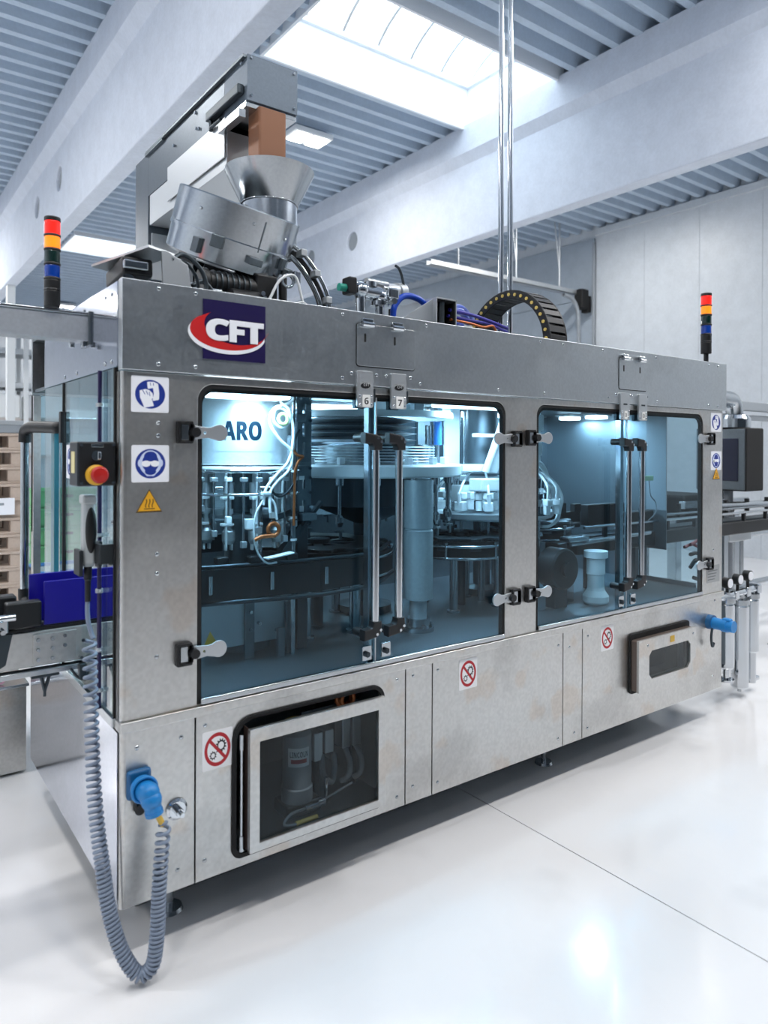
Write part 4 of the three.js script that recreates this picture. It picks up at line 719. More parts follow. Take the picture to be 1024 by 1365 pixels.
{
  const s = thing('sorter_drive', 'dark drive unit and frame under the tilted cap sorter', 'machine', [0.62, 2.096, -0.6]);
  part('frame', [B(0.48, 0.86, 2.075, 2.1, -0.8, -0.35, 0.004), B(0.5, 0.54, 2.1, 2.4, -0.75, -0.7), B(0.8, 0.84, 2.1, 2.3, -0.72, -0.68), B(0.6, 0.66, 2.1, 2.35, -0.64, -0.58)], M.darkmetal, s);
  part('motor', [cyl(0.05, 0.2, 0.58, 2.24, -0.5, 'x', 24), BC(0.72, 2.24, -0.5, 0.1, 0.12, 0.1, 0.01), cyl(0.06, 0.02, 0.46, 2.24, -0.5, 'x', 24), cyl(0.045, 0.12, 0.6, 2.17, -0.42, 'x', 20)], M.black, s);
  part('motor_fins', Array.from({ length: 7 }, (_, i) => cyl(0.056, 0.006, 0.5 + i * 0.024, 2.24, -0.5, 'x', 24)), M.darkmetal, s);
  part('fitting', [cyl(0.01, 0.03, 0.66, 2.2, -0.38, 'z', 8), cyl(0.01, 0.02, 0.665, 2.18, -0.37, 'z', 8), torus(0.026, 0.006, 0.8, 2.28, -0.42, 'z', 24), BC(0.84, 2.3, -0.42, 0.03, 0.05, 0.03, 0.005)], M.chrome, s);
  part('cable', [tube([[0.7, 2.18, -0.4], [0.76, 2.28, -0.4], [0.82, 2.3, -0.4], [0.86, 2.2, -0.4], [0.9, 2.1, -0.4]], 0.006, 40), tube([[0.76, 2.1, -0.38], [0.8, 2.17, -0.38], [0.85, 2.19, -0.38], [0.9, 2.15, -0.38], [0.93, 2.1, -0.38]], 0.005, 40)], M.whiteplastic, s);
  part('shaft', cyl(0.018, 0.22, 0.82, 2.2, -0.5, 'y', 16), M.black, s);
  const c = thing('cap_chute', 'curved black and steel cap chute coming down from the tilted sorter', 'chute', [0.95, 2.096, -0.6]);
  const arc = [[0.83, 2.45, -0.55], [0.9, 2.41, -0.54], [0.97, 2.33, -0.53], [1.02, 2.23, -0.52], [1.04, 2.1, -0.52]];
  part('rail', [0, 0.05].map(o => tube(arc.map(([x, y, z]) => [x + o * 0.8, y + o * 0.7, z]), 0.009, 40)), M.inox, c);
  part('trough', [tube(arc.map(([x, y, z]) => [x + 0.022, y + 0.016, z - 0.03]), 0.022, 40)], M.black, c);
  part('bracket', [[0.9, 2.42], [0.97, 2.34], [1.03, 2.23], [1.055, 2.14]].map(([x, y]) => BC(x + 0.02, y + 0.015, -0.515, 0.03, 0.03, 0.05, 0.004)), M.alu, c);
  const b = thing('side_bracket', 'light grey upright sheet bracket holding a black camera on the machine edge', 'bracket', [0.25, 2.096, -0.3]);
  // upright sheet and the sensor box at its left
  part('sheet', ext(poly([[0.172, 2.09], [0.272, 2.09], [0.255, 2.2], [0.185, 2.235], [0.165, 2.235]]), -0.135, -0.125, 0.001), M.alu, b);
  part('sheet', [bar([0.168, 2.236, -0.13], [0.05, 2.2, -0.36], 0.12, 0.008)], M.alu, b);
  part('sensor_box', [BC(0, 0, 0, 0.1, 0.06, 0.2, 0.01).rotateX(-0.1).translate(0.1, 2.17, -0.26)], M.black, b);
  part('sensor_lens', [cyl(0.022, 0.03, 0.07, 2.13, -0.18, 'z', 18), BC(0.09, 2.18, -0.155, 0.08, 0.03, 0.02, 0.006), BC(0.1, 2.105, -0.2, 0.1, 0.03, 0.08, 0.006)], M.chrome, b);
  part('hose', [tube([[0.2, 2.21, -0.13], [0.25, 2.24, -0.15], [0.31, 2.2, -0.15], [0.33, 2.14, -0.15], [0.3, 2.09, -0.15]], 0.008, 40), tube([[0.21, 2.2, -0.14], [0.26, 2.22, -0.17], [0.3, 2.18, -0.17], [0.31, 2.12, -0.17], [0.29, 2.08, -0.17]], 0.006, 40), tube([[0.3, 2.15, -0.2], [0.34, 2.17, -0.2], [0.38, 2.13, -0.2], [0.4, 2.08, -0.2]], 0.009, 30)], M.darkmetal, b);
  part('cross_bolt', [[0.31, 2.16], [0.36, 2.12], [0.4, 2.15]].map(([x, y]) => [cyl(0.012, 0.05, x, y, -0.24, 'x', 12), BC(x + 0.03, y - 0.02, -0.25, 0.03, 0.03, 0.04, 0.004)]), M.inox, b);
}
// hopper and cap elevator
{
  const x = 0.885, z = -0.75, dy = -0.035, h = thing('cap_hopper', 'flared stainless hopper with cylindrical neck under the brown chute', 'hopper', [x, 2.5, z]);
  part('cone', turned([[0.125, 2.735], [0.2, 2.885], [0.205, 2.885], [0.128, 2.73]], x, dy, z, 72), M.inox, h);
  part('neck', turned([[0.128, 2.74], [0.128, 2.735], [0.126, 2.73], [0.126, 2.5], [0.12, 2.5], [0.12, 2.74]], x, dy, z, 72), M.inox, h);
  part('seam', torus(0.1285, 0.003, x, 2.698, z), M.inox, h);
  const e = thing('cap_elevator', 'tall stainless cap elevator arm reaching over the hopper below the left beam', 'elevator', [0.9, 0, -2.0]);
  const st = M.header;
  part('head_box', [B(0.772, 1.03, 3.155, 3.365, -1.0, -0.75, 0.003)], M.headfront, e);
  part('arm', [B(0.772, 0.78, 3.1, 3.36, -2.1, -1.0), B(1.02, 1.03, 3.1, 3.36, -2.1, -1.0), B(0.772, 1.03, 3.345, 3.36, -2.1, -1.0)], M.headbox, e);
  part('arm_flange', [B(0.755, 0.775, 3.35, 3.362, -2.1, -0.76), B(0.757, 0.772, 3.34, 3.36, -2.12, -1.82)], M.dullsteel, e);
  part('column', [B(0.772, 1.03, 0.06, 3.36, -2.34, -2.1, 0.004)], M.headbox, e);
  part('foot_plate', B(0.7, 1.1, 0, 0.06, -2.45, -2.0, 0.004), M.darkmetal, e);
  part('cover_panel', B(0.764, 0.77, 2.97, 3.16, -1.75, -0.98, 0.002), M.alu, e);
  part('cover_panel', B(0.775, 1.03, 2.92, 3.1, -2.08, -0.98, 0.003), M.alu, e);
  part('lower_panel', B(0.79, 1.02, 2.6, 2.88, -2.11, -2.085, 0.003), M.alu, e);
  part('cylinder', [B(0.738, 0.77, 3.19, 3.235, -1.15, -0.78, 0.006), cyl(0.01, 0.06, 0.755, 3.17, -1.12, 'y', 12), cyl(0.008, 0.12, 0.75, 3.15, -1.05, 'z', 12)], M.darkmetal, e);
  part('bracket', [B(0.74, 0.775, 3.08, 3.12, -1.0, -0.77, 0.003), B(0.77, 1.03, 3.13, 3.156, -0.99, -0.76, 0.002)], M.inox, e);
  for (const [zz, y] of [[-1.3, 3.22], [-1.33, 3.23], [-1.65, 3.25], [-1.35, 3.32], [-0.8, 3.34]]) part('screw', cyl(0.009, 0.012, 0.768, y, zz, 'x', 8), M.chrome, e);
  for (const [xx, y] of [[0.79, 3.35], [1.01, 3.345], [1.01, 3.18], [0.79, 3.18]]) part('screw', cyl(0.006, 0.008, xx, y, -0.748, 'z', 8), M.chrome, e);
  const c = thing('brown_chute', 'brown translucent chute hanging between elevator head and hopper', 'chute', [0.885, 2.86, -0.76]);
  part('chute', ext(hole(rrect(-0.07, 0.07, -0.06, 0.06, 0.012), -0.064, 0.064, -0.054, 0.054, 0.008), 0, 0.36).rotateX(-Math.PI / 2).translate(0.897, 2.78, -0.8), M.brown, c);
}
// poles and cables hanging to the machine
[['left', 2.262], ['right', 2.335]].forEach(([s, x]) => {
  const t = thing('hanging_pole', s === 'left' ? 'left of two thin chrome poles running from ceiling to machine' : 'right of two thin chrome poles running from ceiling to machine', 'pole', [x, 2.076, -0.62]);
  part('tube', cyl(0.0155, 3.5, x, 3.83, -0.62, 'y', 20), M.chrome, t);
  part('collar', cyl(0.03, 0.03, x, 2.09, -0.62, 'y', 20), M.inox, t);
});
// drag chain bent in an arch
{
  const t = thing('drag_chain', 'black plastic drag chain with yellow pins bent in an arch over the roof', 'cable chain', [2.16, 2.1, -0.41]);
  const xf = 2.095, xb = 2.215, cz = -0.415, R = 0.275, cy = 2.115, n = 22;
  for (let i = 0; i < n; i++) {
    const a = Math.PI * (1.03 - i / (n - 1) * 1.06), z = cz + Math.cos(a) * R, y = cy + Math.sin(a) * R * 1.0, g = (w, h, d, r, x, dr) => BC(0, 0, 0, w, h, d, r).rotateX(Math.PI / 2 - a).translate(x, y + Math.sin(a) * dr, z + Math.cos(a) * dr);
    const l = part('chain_link', [g(0.012, 0.048, 0.05, 0.005, xf, 0), g(0.012, 0.048, 0.05, 0.005, xb, 0), g(0.12, 0.006, 0.034, 0.002, (xf + xb) / 2, 0.02), g(0.12, 0.006, 0.034, 0.002, (xf + xb) / 2, -0.02)], M.chain, t);
    part('pin', [cyl(0.0085, 0.006, xf - 0.008, y, z, 'x', 14)], M.yellow, l);
  }
}
// valve assembly
{
  const x = 1.12, z = -0.25, t = thing('valve_assembly', 'chrome valve manifold with lying air cylinder on top of the header', 'valve', [x, 2.09, z]);
  part('pipe', [cyl(0.022, 0.14, x - 0.07, 2.17, z, 'y', 20), cyl(0.02, 0.12, x + 0.03, 2.16, z, 'y', 20), cyl(0.03, 0.02, x - 0.07, 2.105, z, 'y', 20), cyl(0.034, 0.02, x + 0.03, 2.105, z, 'y', 20), B(x - 0.13, x + 0.12, 2.078, 2.092, z - 0.06, z + 0.05, 0.004)], M.chrome, t);
  part('valve_body', [new THREE.SphereGeometry(0.036, 20, 14).translate(x - 0.07, 2.245, z), new THREE.SphereGeometry(0.034, 20, 14).translate(x + 0.03, 2.23, z), cyl(0.03, 0.1, x - 0.02, 2.24, z, 'x', 20), cyl(0.04, 0.018, x + 0.03, 2.2, z, 'y', 20), cyl(0.03, 0.02, x - 0.02, 2.275, z, 'y', 6), BC(x + 0.09, 2.25, z, 0.06, 0.05, 0.05, 0.01), cyl(0.014, 0.05, x + 0.07, 2.21, z + 0.03, 'z', 8)], M.chrome, t);
  part('air_cylinder', [rod([x + 0.06, 2.27, z - 0.05], [x + 0.22, 2.3, z - 0.12], 0.034, 28), rod([x + 0.2, 2.296, z - 0.11], [x + 0.25, 2.305, z - 0.13], 0.039, 28), rod([x - 0.04, 2.29, z], [x + 0.1, 2.3, z - 0.04], 0.012)], M.alu, t);
  part('hook', tube([[x + 0.24, 2.27, z - 0.1], [x + 0.235, 2.34, z - 0.1], [x + 0.21, 2.4, z - 0.1], [x + 0.19, 2.41, z - 0.1]], 0.006, 30), M.darkmetal, t);
  part('knob', [BC(x - 0.125, 2.255, z, 0.04, 0.07, 0.06, 0.008)], M.black, t);
  part('indicator', cyl(0.016, 0.035, x - 0.16, 2.245, z, 'x', 18), std('#2c9a86', 0.3), t, { label: 'teal end button' });
  part('hose', [tube([[x + 0.1, 2.14, z], [x + 0.11, 2.2, z], [x + 0.16, 2.25, z], [x + 0.24, 2.25, z], [x + 0.3, 2.22, z]], 0.014, 40)], M.hoseblue, t);
  const c = thing('cable_duct', 'open galvanised cable duct with black mouth on top of the header', 'duct', [1.4, 2.09, -0.3]);
  part('duct_side', [ext(poly([[1.13, 2.08], [1.3, 2.08], [1.42, 2.12], [1.42, 2.24], [1.4, 2.245]]), -0.2, -0.195), B(1.405, 1.52, 2.245, 2.252, -0.5, -0.17), B(1.4, 1.405, 2.09, 2.25, -0.5, -0.17), B(1.515, 1.52, 2.09, 2.25, -0.5, -0.17)], M.alu, c);
  part('duct_back', B(1.4, 1.52, 2.076, 2.25, -0.52, -0.5), M.rubber, c);
  part('duct_lining', [B(1.406, 1.41, 2.08, 2.244, -0.5, -0.175), B(1.51, 1.514, 2.08, 2.244, -0.5, -0.175), B(1.406, 1.514, 2.238, 2.243, -0.5, -0.175)], M.rubber, c);
  part('rod', cyl(0.018, 0.17, 1.45, 2.16, -0.2, 'y', 16), M.darkmetal, c);
}
// blue hoses along the roof
[['thick bright blue hose arching behind the drag chain', [[1.48, 2.1, -0.3], [1.56, 2.17, -0.32], [1.7, 2.25, -0.4], [1.9, 2.3, -0.55], [2.2, 2.29, -0.8]], 0.018, M.hoseblue],
  ['second thick blue hose running close under the arching one', [[1.6, 2.08, -0.28], [1.62, 2.18, -0.34], [1.74, 2.28, -0.45], [1.95, 2.33, -0.6], [2.3, 2.3, -0.85]], 0.018, M.hoseblue],
  ['short blue hose lying flat beside the black duct mouth', [[1.5, 2.13, -0.22], [1.58, 2.15, -0.22], [1.66, 2.17, -0.3], [1.72, 2.2, -0.45]], 0.016, M.hoseblue],
  ['thin violet hose stretched level from duct to drag chain', [[1.5, 2.21, -0.2], [1.62, 2.205, -0.2], [1.78, 2.2, -0.24], [1.98, 2.19, -0.3]], 0.008, M.hoseviolet],
  ['lower thin violet hose stretched below the first violet one', [[1.5, 2.185, -0.21], [1.64, 2.18, -0.21], [1.8, 2.185, -0.25], [1.98, 2.17, -0.3]], 0.007, M.hoseviolet],
  ['thin copper red hose stretched below the violet hoses', [[1.5, 2.165, -0.19], [1.62, 2.16, -0.19], [1.7, 2.15, -0.18], [1.76, 2.16, -0.18], [1.79, 2.11, -0.18]], 0.006, M.copper]]
  .forEach(([label, pts, r, m]) => { const o = part('hose', tube(pts, r, 60, 10), m, scene); o.name = numbered('air_hose'); tag(o, label, 'hose'); });
{
  const t = thing('roof_valve_block', 'grey cluster of valves and boxes on the roof behind the blue hoses', 'valve', [1.9, 2.08, -0.7]);
  part('box', [B(1.72, 2.02, 2.075, 2.14, -0.62, -0.42, 0.006), B(1.62, 1.7, 2.075, 2.2, -0.75, -0.7, 0.004), B(2.0, 2.1, 2.075, 2.25, -0.8, -0.7, 0.006)], M.alu, t);
  part('plate', [B(1.8, 1.86, 2.075, 2.24, -0.5, -0.49, 0.004), B(1.9, 2.08, 2.075, 2.26, -0.66, -0.65, 0.004)], M.whiteplastic, t);
  part('fitting', Array.from({ length: 9 }, (_, i) => [cyl(0.016, 0.06, 1.75 + i * 0.06, 2.27 + (i % 3) * 0.015, -0.7, i % 2 ? 'x' : 'z', 12), BC(1.78 + i * 0.06, 2.25, -0.7, 0.03, 0.04, 0.03, 0.006)]), M.chrome, t);
  part('hose', [tube([[1.6, 2.09, -0.35], [1.66, 2.14, -0.35], [1.76, 2.12, -0.35], [1.86, 2.09, -0.35]], 0.008, 30), tube([[1.7, 2.12, -0.36], [1.8, 2.15, -0.36], [1.9, 2.1, -0.36]], 0.006, 30)], M.greyplastic, t);
}
// light towers
const lightTower = (x, y, z, k, label, stem) => {
  const t = thing('light_tower', label, 'signal light', [x, y, z]);
  let h = y;
  if (stem) { part('stem', [cyl(0.014, stem, x, y + stem / 2, z), cyl(0.03, 0.012, x, y + 0.006, z, 'y', 24, 0.02)], M.black, t); h += stem; }
  const add = (name, r, hh, m, o) => { part(name, turned([[0, h], [r * 0.96, h], [r, h + 0.003], [r, h + hh - 0.003], [r * 0.96, h + hh], [0, h + hh]], x, 0, z, 32), m, t, o); h += hh; };
  const r = 0.026 * k, s = k;
  add('base', r, 0.055 * s, M.black); add('ring', r * 1.04, 0.008 * s, M.black); add('base', r, 0.03 * s, M.black); add('ring', r * 1.05, 0.008 * s, M.black);
  add('blue_module', r * 0.97, 0.042 * s, new THREE.MeshPhysicalMaterial({ color: '#0b3d9c', roughness: 0.2, clearcoat: 0.6 }));
  add('ring', r * 1.05, 0.008 * s, M.black);
  add('dark_module', r * 0.97, 0.042 * s, new THREE.MeshPhysicalMaterial({ color: '#0a2a26', roughness: 0.2, clearcoat: 0.6 })); add('ring', r * 1.05, 0.008 * s, M.black);
  add('amber_lamp', r * 0.97, 0.04 * s, new THREE.MeshStandardMaterial({ color: '#d8741c', emissive: '#ff7a14', emissiveIntensity: 0.75, roughness: 0.3 })); add('ring', r * 1.05, 0.008 * s, M.black);
  add('red_lamp', r * 0.97, 0.045 * s, new THREE.MeshStandardMaterial({ color: '#d0231c', emissive: '#ff1a10', emissiveIntensity: 0.7, roughness: 0.3 }));
  add('cap', r * 1.02, 0.014 * s, M.black);
  for (const [hh, c] of [[0.27 * s, '#ff4a30'], [0.225 * s, '#ff9a40']]) { const l = new THREE.PointLight(c, 0.0004); l.position.set(0, (stem || 0) + hh, r + 0.02); t.add(l); }
};
lightTower(-0.125, 2.045, -0.34, 0.96, 'light tower with red and amber lamps standing on the steel rail', 0);
lightTower(3.49, 2.098, -0.1, 1.18, 'light tower with red and amber lamps on the far header corner', 0.07);

// ------------------------------------------------------------ left side of the machine
{
  const r = thing('support_rail', 'stainless box rail leading left from the header under the light tower', 'rail', [-0.9, 2.0, -0.34]);
  part('rail', B(-1.8, -0.005, 1.944, 2.03, -0.42, -0.34, 0.004), M.satin, r);
  part('rail_lip', B(-1.8, -0.005, 2.03, 2.042, -0.43, -0.335, 0.004), M.inox, r);
  part('end_plate', B(-0.012, -0.004, 1.93, 2.045, -0.43, -0.33, 0.002), M.dullsteel, r);
  part('bolt', [cyl(0.01, 0.02, -0.02, 1.936, -0.36, 'y', 8), cyl(0.01, 0.02, -0.05, 1.936, -0.4, 'y', 8)], M.chrome, r);
  part('post', B(-1.74, -1.66, 0, 1.944, -0.42, -0.34, 0.004), M.inox, r);
  const h = thing('side_door_handle', 'chrome bar handle with black curved end caps on the side door', 'handle', [-0.08, 1.3, -1.06]);
  part('bar', cyl(0.016, 0.66, -0.08, 1.3, -1.06, 'y', 24), M.chrome, h);
  for (const [y, s] of [[1.635, 1], [0.965, -1]]) part('end_cap', [tube([[-0.08, y - 0.03 * s, -1.06], [-0.079, y + 0.012 * s, -1.055], [-0.07, y + 0.028 * s, -1.02], [-0.045, y + 0.03 * s, -0.94], [-0.006, y + 0.026 * s, -0.83]], 0.024, 30, 16), new THREE.SphereGeometry(0.024, 16, 12).translate(-0.006, y + 0.026 * s, -0.83), cyl(0.024, 0.002, -0.08, y - 0.03 * s, -1.06)], M.black, h);
  part('side_latch', B(-0.02, -0.004, 1.6, 1.72, -0.73, -0.7, 0.003), M.black, h);
  const e = thing('emergency_stop_box', 'dark control box with red and yellow emergency stop button beside the corner post', 'switch', [-0.06, 1.53, -0.08]);
  part('box', B(-0.118, -0.006, 1.466, 1.6, -0.13, -0.032, 0.005), std('#3a3f44', 0.4, 0.7), e);
  part('front_plate', B(-0.114, -0.01, 1.47, 1.596, -0.032, -0.028, 0.003), std('#26282b', 0.45, 0.4), e);
  part('yellow_collar', turned([[0, 0], [0.031, 0], [0.031, 0.008], [0.024, 0.014], [0, 0.014]], 0, 0, 0, 32).map(g => g.rotateX(Math.PI / 2).translate(-0.066, 1.5, -0.028)), std('#d8a520', 0.45), e);
  part('stop_button', turned([[0, 0.012], [0.014, 0.012], [0.014, 0.022], [0.024, 0.026], [0.026, 0.034], [0.02, 0.042], [0, 0.045]], 0, 0, 0, 32).map(g => g.rotateX(Math.PI / 2).translate(-0.064, 1.501, -0.028)), std('#b01f1c', 0.35), e);
  part('selector', [cyl(0.015, 0.012, -0.066, 1.558, -0.024, 'z', 20), BC(-0.06, 1.558, -0.016, 0.01, 0.024, 0.012, 0.003), BC(-0.062, 1.588, -0.027, 0.036, 0.01, 0.003, 0.001)], M.chrome, e);
  part('screw', [[-0.108, 1.59], [-0.016, 1.59], [-0.108, 1.476], [-0.016, 1.476]].map(([x, y]) => cyl(0.005, 0.006, x, y, -0.027, 'z', 10)), M.chrome, e);
  part('yellow_label', B(-0.1195, -0.118, 1.505, 1.57, -0.1, -0.06), std('#d9cf9a', 0.6), e);
  part('bracket', B(-0.03, -0.004, 1.5, 1.56, -0.18, -0.12), M.dullsteel, e);
}
// wired hand scanner with its coiled cable and blue plug
{
  const x = -0.06, z = -0.14, t = thing('hand_unit', 'grey hand unit with black oval grip hanging in a holder beside the corner', 'hand control', [x, 1.3, z]);
  part('shell', [BC(x, 1.315, z, 0.036, 0.2, 0.05, 0.012), BC(x, 1.42, z, 0.044, 0.03, 0.056, 0.008)], std('#b9bec0', 0.4), t);
  part('grip', (() => { const g = new THREE.SphereGeometry(1, 28, 20); g.scale(0.017, 0.072, 0.012); return g.translate(x + 0.003, 1.325, z + 0.024); })(), M.black, t);
  part('nose', BC(x, 1.225, z, 0.03, 0.03, 0.04, 0.006), std('#a2a8aa', 0.4), t);
  part('holder', [BC(x - 0.028, 1.225, z, 0.012, 0.08, 0.07, 0.003), B(x + 0.022, -0.004, 1.215, 1.27, z - 0.02, z - 0.006, 0.002), BC(x + 0.03, 1.245, z, 0.006, 0.08, 0.05, 0.002), B(-0.045, -0.003, 1.225, 1.285, -0.065, -0.055, 0.002), B(-0.046, -0.036, 1.225, 1.285, z, -0.06, 0.002), B(-0.03, -0.016, 1.205, 1.285, z - 0.03, z, 0.002)], std('#2c3236', 0.5, 0.4), t);
  part('strain_relief', turned([[0.012, 1.21], [0.012, 1.17], [0.009, 1.165], [0.009, 1.1]], x, 0, z, 20), M.black, t);
  const c = thing('coiled_cable', 'grey coiled cable looping from the hand unit to the floor and up to the plug', 'cable', [x, 0.6, z]);
  const top = [[x, 1.12, z], [x - 0.001, 1.08, z], [x, 1.04, z + 0.005], [x + 0.008, 1.0, z + 0.012], [x + 0.012, 0.985, z + 0.02]];
  part('straight_end', tube(top, 0.007, 30), M.coil, c);
  const axis = new THREE.CatmullRomCurve3([[x + 0.0, 0.985, -0.12], [x + 0.0, 0.88, -0.105], [x, 0.76, -0.095], [x, 0.62, -0.075], [x, 0.48, -0.04], [-0.053, 0.34, 0.005], [-0.04, 0.2, 0.045], [-0.008, 0.085, 0.085], [0.03, 0.032, 0.105], [0.058, 0.05, 0.115], [0.074, 0.13, 0.115], [0.083, 0.25, 0.105], [0.094, 0.36, 0.095], [0.103, 0.44, 0.09], [0.106, 0.455, 0.088]].map(p => V(...p)), false, 'centripetal');
  const n = 2600, fr = axis.computeFrenetFrames(n, false), L = axis.getLength(), pts = []; let ph = 0;
  for (let i = 0; i <= n; i++) {
    const u = i / n, p = axis.getPointAt(u), pitch = u < 0.5 ? 0.03 - 0.0178 * (u / 0.5) : u < 0.86 ? 0.0122 : 0.0122 + (u - 0.86) / 0.14 * 0.016;
    ph += (L / n) / pitch * Math.PI * 2; const R = 0.0175 * (u > 0.985 ? (1 - u) / 0.015 * 0.6 + 0.4 : 1);
    pts.push(p.clone().addScaledVector(fr.normals[i], Math.cos(ph) * R).addScaledVector(fr.binormals[i], Math.sin(ph) * R));
  }
  class Coil extends THREE.Curve { getPoint(t, o = V(0, 0, 0)) { const q = t * n, i = Math.min(n - 1, Math.floor(q)); return o.copy(pts[i]).lerp(pts[i + 1], q - i); } getPointAt(t, o) { return this.getPoint(t, o); } getTangentAt(t, o) { return this.getTangent(t, o); } }
  part('coil', new THREE.TubeGeometry(new Coil(), 1900, 0.0056, 7, false), M.coil, c);
  const b = thing('blue_plug', 'blue right-angled plug with yellow boot on the lower left corner panel', 'plug', [0.06, 0.55, 0.04]);
  part('socket_flange', [BC(0.052, 0.555, 0.012, 0.075, 0.09, 0.024, 0.012)], std('#165a8c', 0.4), b);
  part('plug_body', [new THREE.CapsuleGeometry(0.031, 0.045, 8, 24).rotateX(Math.PI / 2).rotateY(0.2).translate(0.058, 0.548, 0.055), new THREE.SphereGeometry(0.031, 24, 18).translate(0.066, 0.53, 0.086), rod([0.066, 0.53, 0.086], [0.074, 0.487, 0.09], 0.025, 28), cyl(0.036, 0.016, 0.055, 0.552, 0.042, 'z', 28)], M.plugblue, b);
  part('plug_rib', torus(0.037, 0.005, 0.056, 0.551, 0.055, 'z', 30), M.plugblue, b);
  part('plug_rib', rod([0.072, 0.498, 0.089], [0.0745, 0.486, 0.09], 0.027, 24), M.plugblue, b);
  part('boot', rod([0.08, 0.49, 0.09], [0.1, 0.446, 0.09], 0.009, 16), std('#e0b84c', 0.4), b, { label: 'yellow cable boot' });
  part('dust_cap', [cyl(0.016, 0.014, 0.055, 0.475, 0.012, 'z', 20), tube([[0.05, 0.52, 0.02], [0.04, 0.5, 0.02], [0.045, 0.475, 0.016]], 0.004, 16)], M.black, b);
  const p2 = thing('blue_plug', 'blue straight plug with dangling dark strap on the lower right panel', 'plug', [3.36, 0.58, 0.05]);
  part('socket_flange', [cyl(0.042, 0.03, 3.355, 0.585, 0.015, 'z', 28)], std('#165a8c', 0.4), p2);
  part('plug_body', [cyl(0.033, 0.12, 3.355, 0.582, 0.09, 'z', 28), cyl(0.038, 0.03, 3.355, 0.582, 0.1, 'z', 28), BC(3.355, 0.6, 0.11, 0.04, 0.05, 0.05, 0.01)], M.plugblue, p2);
  part('strap', tube([[3.34, 0.56, 0.03], [3.32, 0.5, 0.035], [3.335, 0.45, 0.035], [3.35, 0.47, 0.035]], 0.007, 30), M.darkmetal, p2);
}
// infeed conveyor with blue guards
{
  const t = thing('infeed_conveyor', 'steel infeed conveyor with blue guard plates entering the machine at the left', 'conveyor', [-0.4, 0, -0.55]);
  part('side_plate', B(-0.8, 0.3, 0.835, 0.955, -0.47, -0.45, 0.003), M.steel, t);
  part('side_plate', B(-0.8, 0.3, 0.835, 0.955, -0.75, -0.73, 0.003), M.dullsteel, t);
  part('joint_plate', B(-0.16, -0.02, 0.845, 0.945, -0.45, -0.443, 0.002), M.steel, t);
  part('bolt', [[-0.145, 0.925], [-0.1, 0.925], [-0.06, 0.93], [-0.145, 0.892], [-0.1, 0.892], [-0.06, 0.897], [-0.145, 0.858], [-0.1, 0.858], [0.05, 0.9]].map(([x, y]) => cyl(0.0065, 0.01, x, y, -0.44, 'z', 8)), M.inox, t);
  part('lower_rail', B(-0.8, 0.3, 0.805, 0.825, -0.48, -0.44, 0.003), M.inox, t);
  part('belt', B(-0.8, 0.3, 0.955, 0.968, -0.74, -0.455, 0.003), M.black, t);
  part('guard_plate', B(-0.125, 0.02, 0.972, 1.122, -0.462, -0.452, 0.004), M.guardblue, t, { label: 'blue guard plate' });
  part('guard_plate', B(0.022, 0.3, 0.972, 1.122, -0.462, -0.452, 0.004), M.guardblue, t, { label: 'blue guard plate' });
  part('guard_plate', B(-0.16, 0.3, 0.972, 1.14, -0.53, -0.52, 0.004), M.guardblue, t, { label: 'blue guard plate' });
  part('guard_block', [B(-0.245, -0.135, 0.975, 1.062, -0.48, -0.43, 0.008), B(-0.75, -0.2, 0.97, 1.075, -0.56, -0.5, 0.01)], M.black, t);
  part('clamp', [BC(-0.255, 1.0, -0.42, 0.03, 0.06, 0.03, 0.006), cyl(0.012, 0.08, -0.26, 1.02, -0.41, 'x', 14), cyl(0.008, 0.06, -0.26, 0.98, -0.41, 'z', 14)], M.chrome, t);
  part('side_cover', ext(poly([[-0.3, 0.83], [-0.245, 0.86], [-0.225, 0.96], [-0.3, 0.96]]), -0.44, -0.43), M.darkmetal, t);
  part('hanger', [rod([-0.135, 0.81, -0.46], [-0.12, 0.745, -0.46], 0.006), rod([-0.1, 0.81, -0.46], [-0.12, 0.745, -0.46], 0.006), rod([-0.12, 0.745, -0.46], [-0.12, 0.725, -0.46], 0.005), BC(-0.12, 0.8, -0.46, 0.09, 0.012, 0.03, 0.003)], M.darkmetal, t);
  part('hanger', [rod([0.0, 0.84, -0.43], [-0.02, 0.86, -0.4], 0.005), BC(0.0, 0.8, -0.44, 0.03, 0.05, 0.03, 0.004), tube([[-0.04, 0.81, -0.44], [-0.02, 0.78, -0.44], [0.01, 0.76, -0.44]], 0.005, 20)], M.darkmetal, t);
  part('leg', [-0.7].map(x => B(x - 0.03, x + 0.03, 0, 0.83, -0.63, -0.57, 0.004)), M.inox, t);
}
{
  const t = thing('steel_cabinet', 'low stainless cabinet standing on the floor behind the left end of the machine', 'cabinet', [-0.3, 0, -1.9]);
  part('body', B(-0.36, 0.03, 0.01, 0.42, -2.3, -1.62, 0.006), M.steel, t);
  part('top_edge', B(-0.37, 0.04, 0.42, 0.435, -2.31, -1.61, 0.004), M.inox, t);
  part('drain_tray', B(-0.3, -0.12, 0.435, 0.455, -1.9, -1.64, 0.006), M.whiteplastic, t);
  part('pink_clip', [torus(0.02, 0.004, -0.08, 0.46, -1.66, 'z', 20)], std('#b57a94', 0.5), t);
  part('foot', [[-0.3, -2.2], [-0.3, -1.7], [-0.05, -1.7], [-0.05, -2.2]].map(([x, z]) => cyl(0.03, 0.012, x, 0.006, z)), M.inox, t);
}
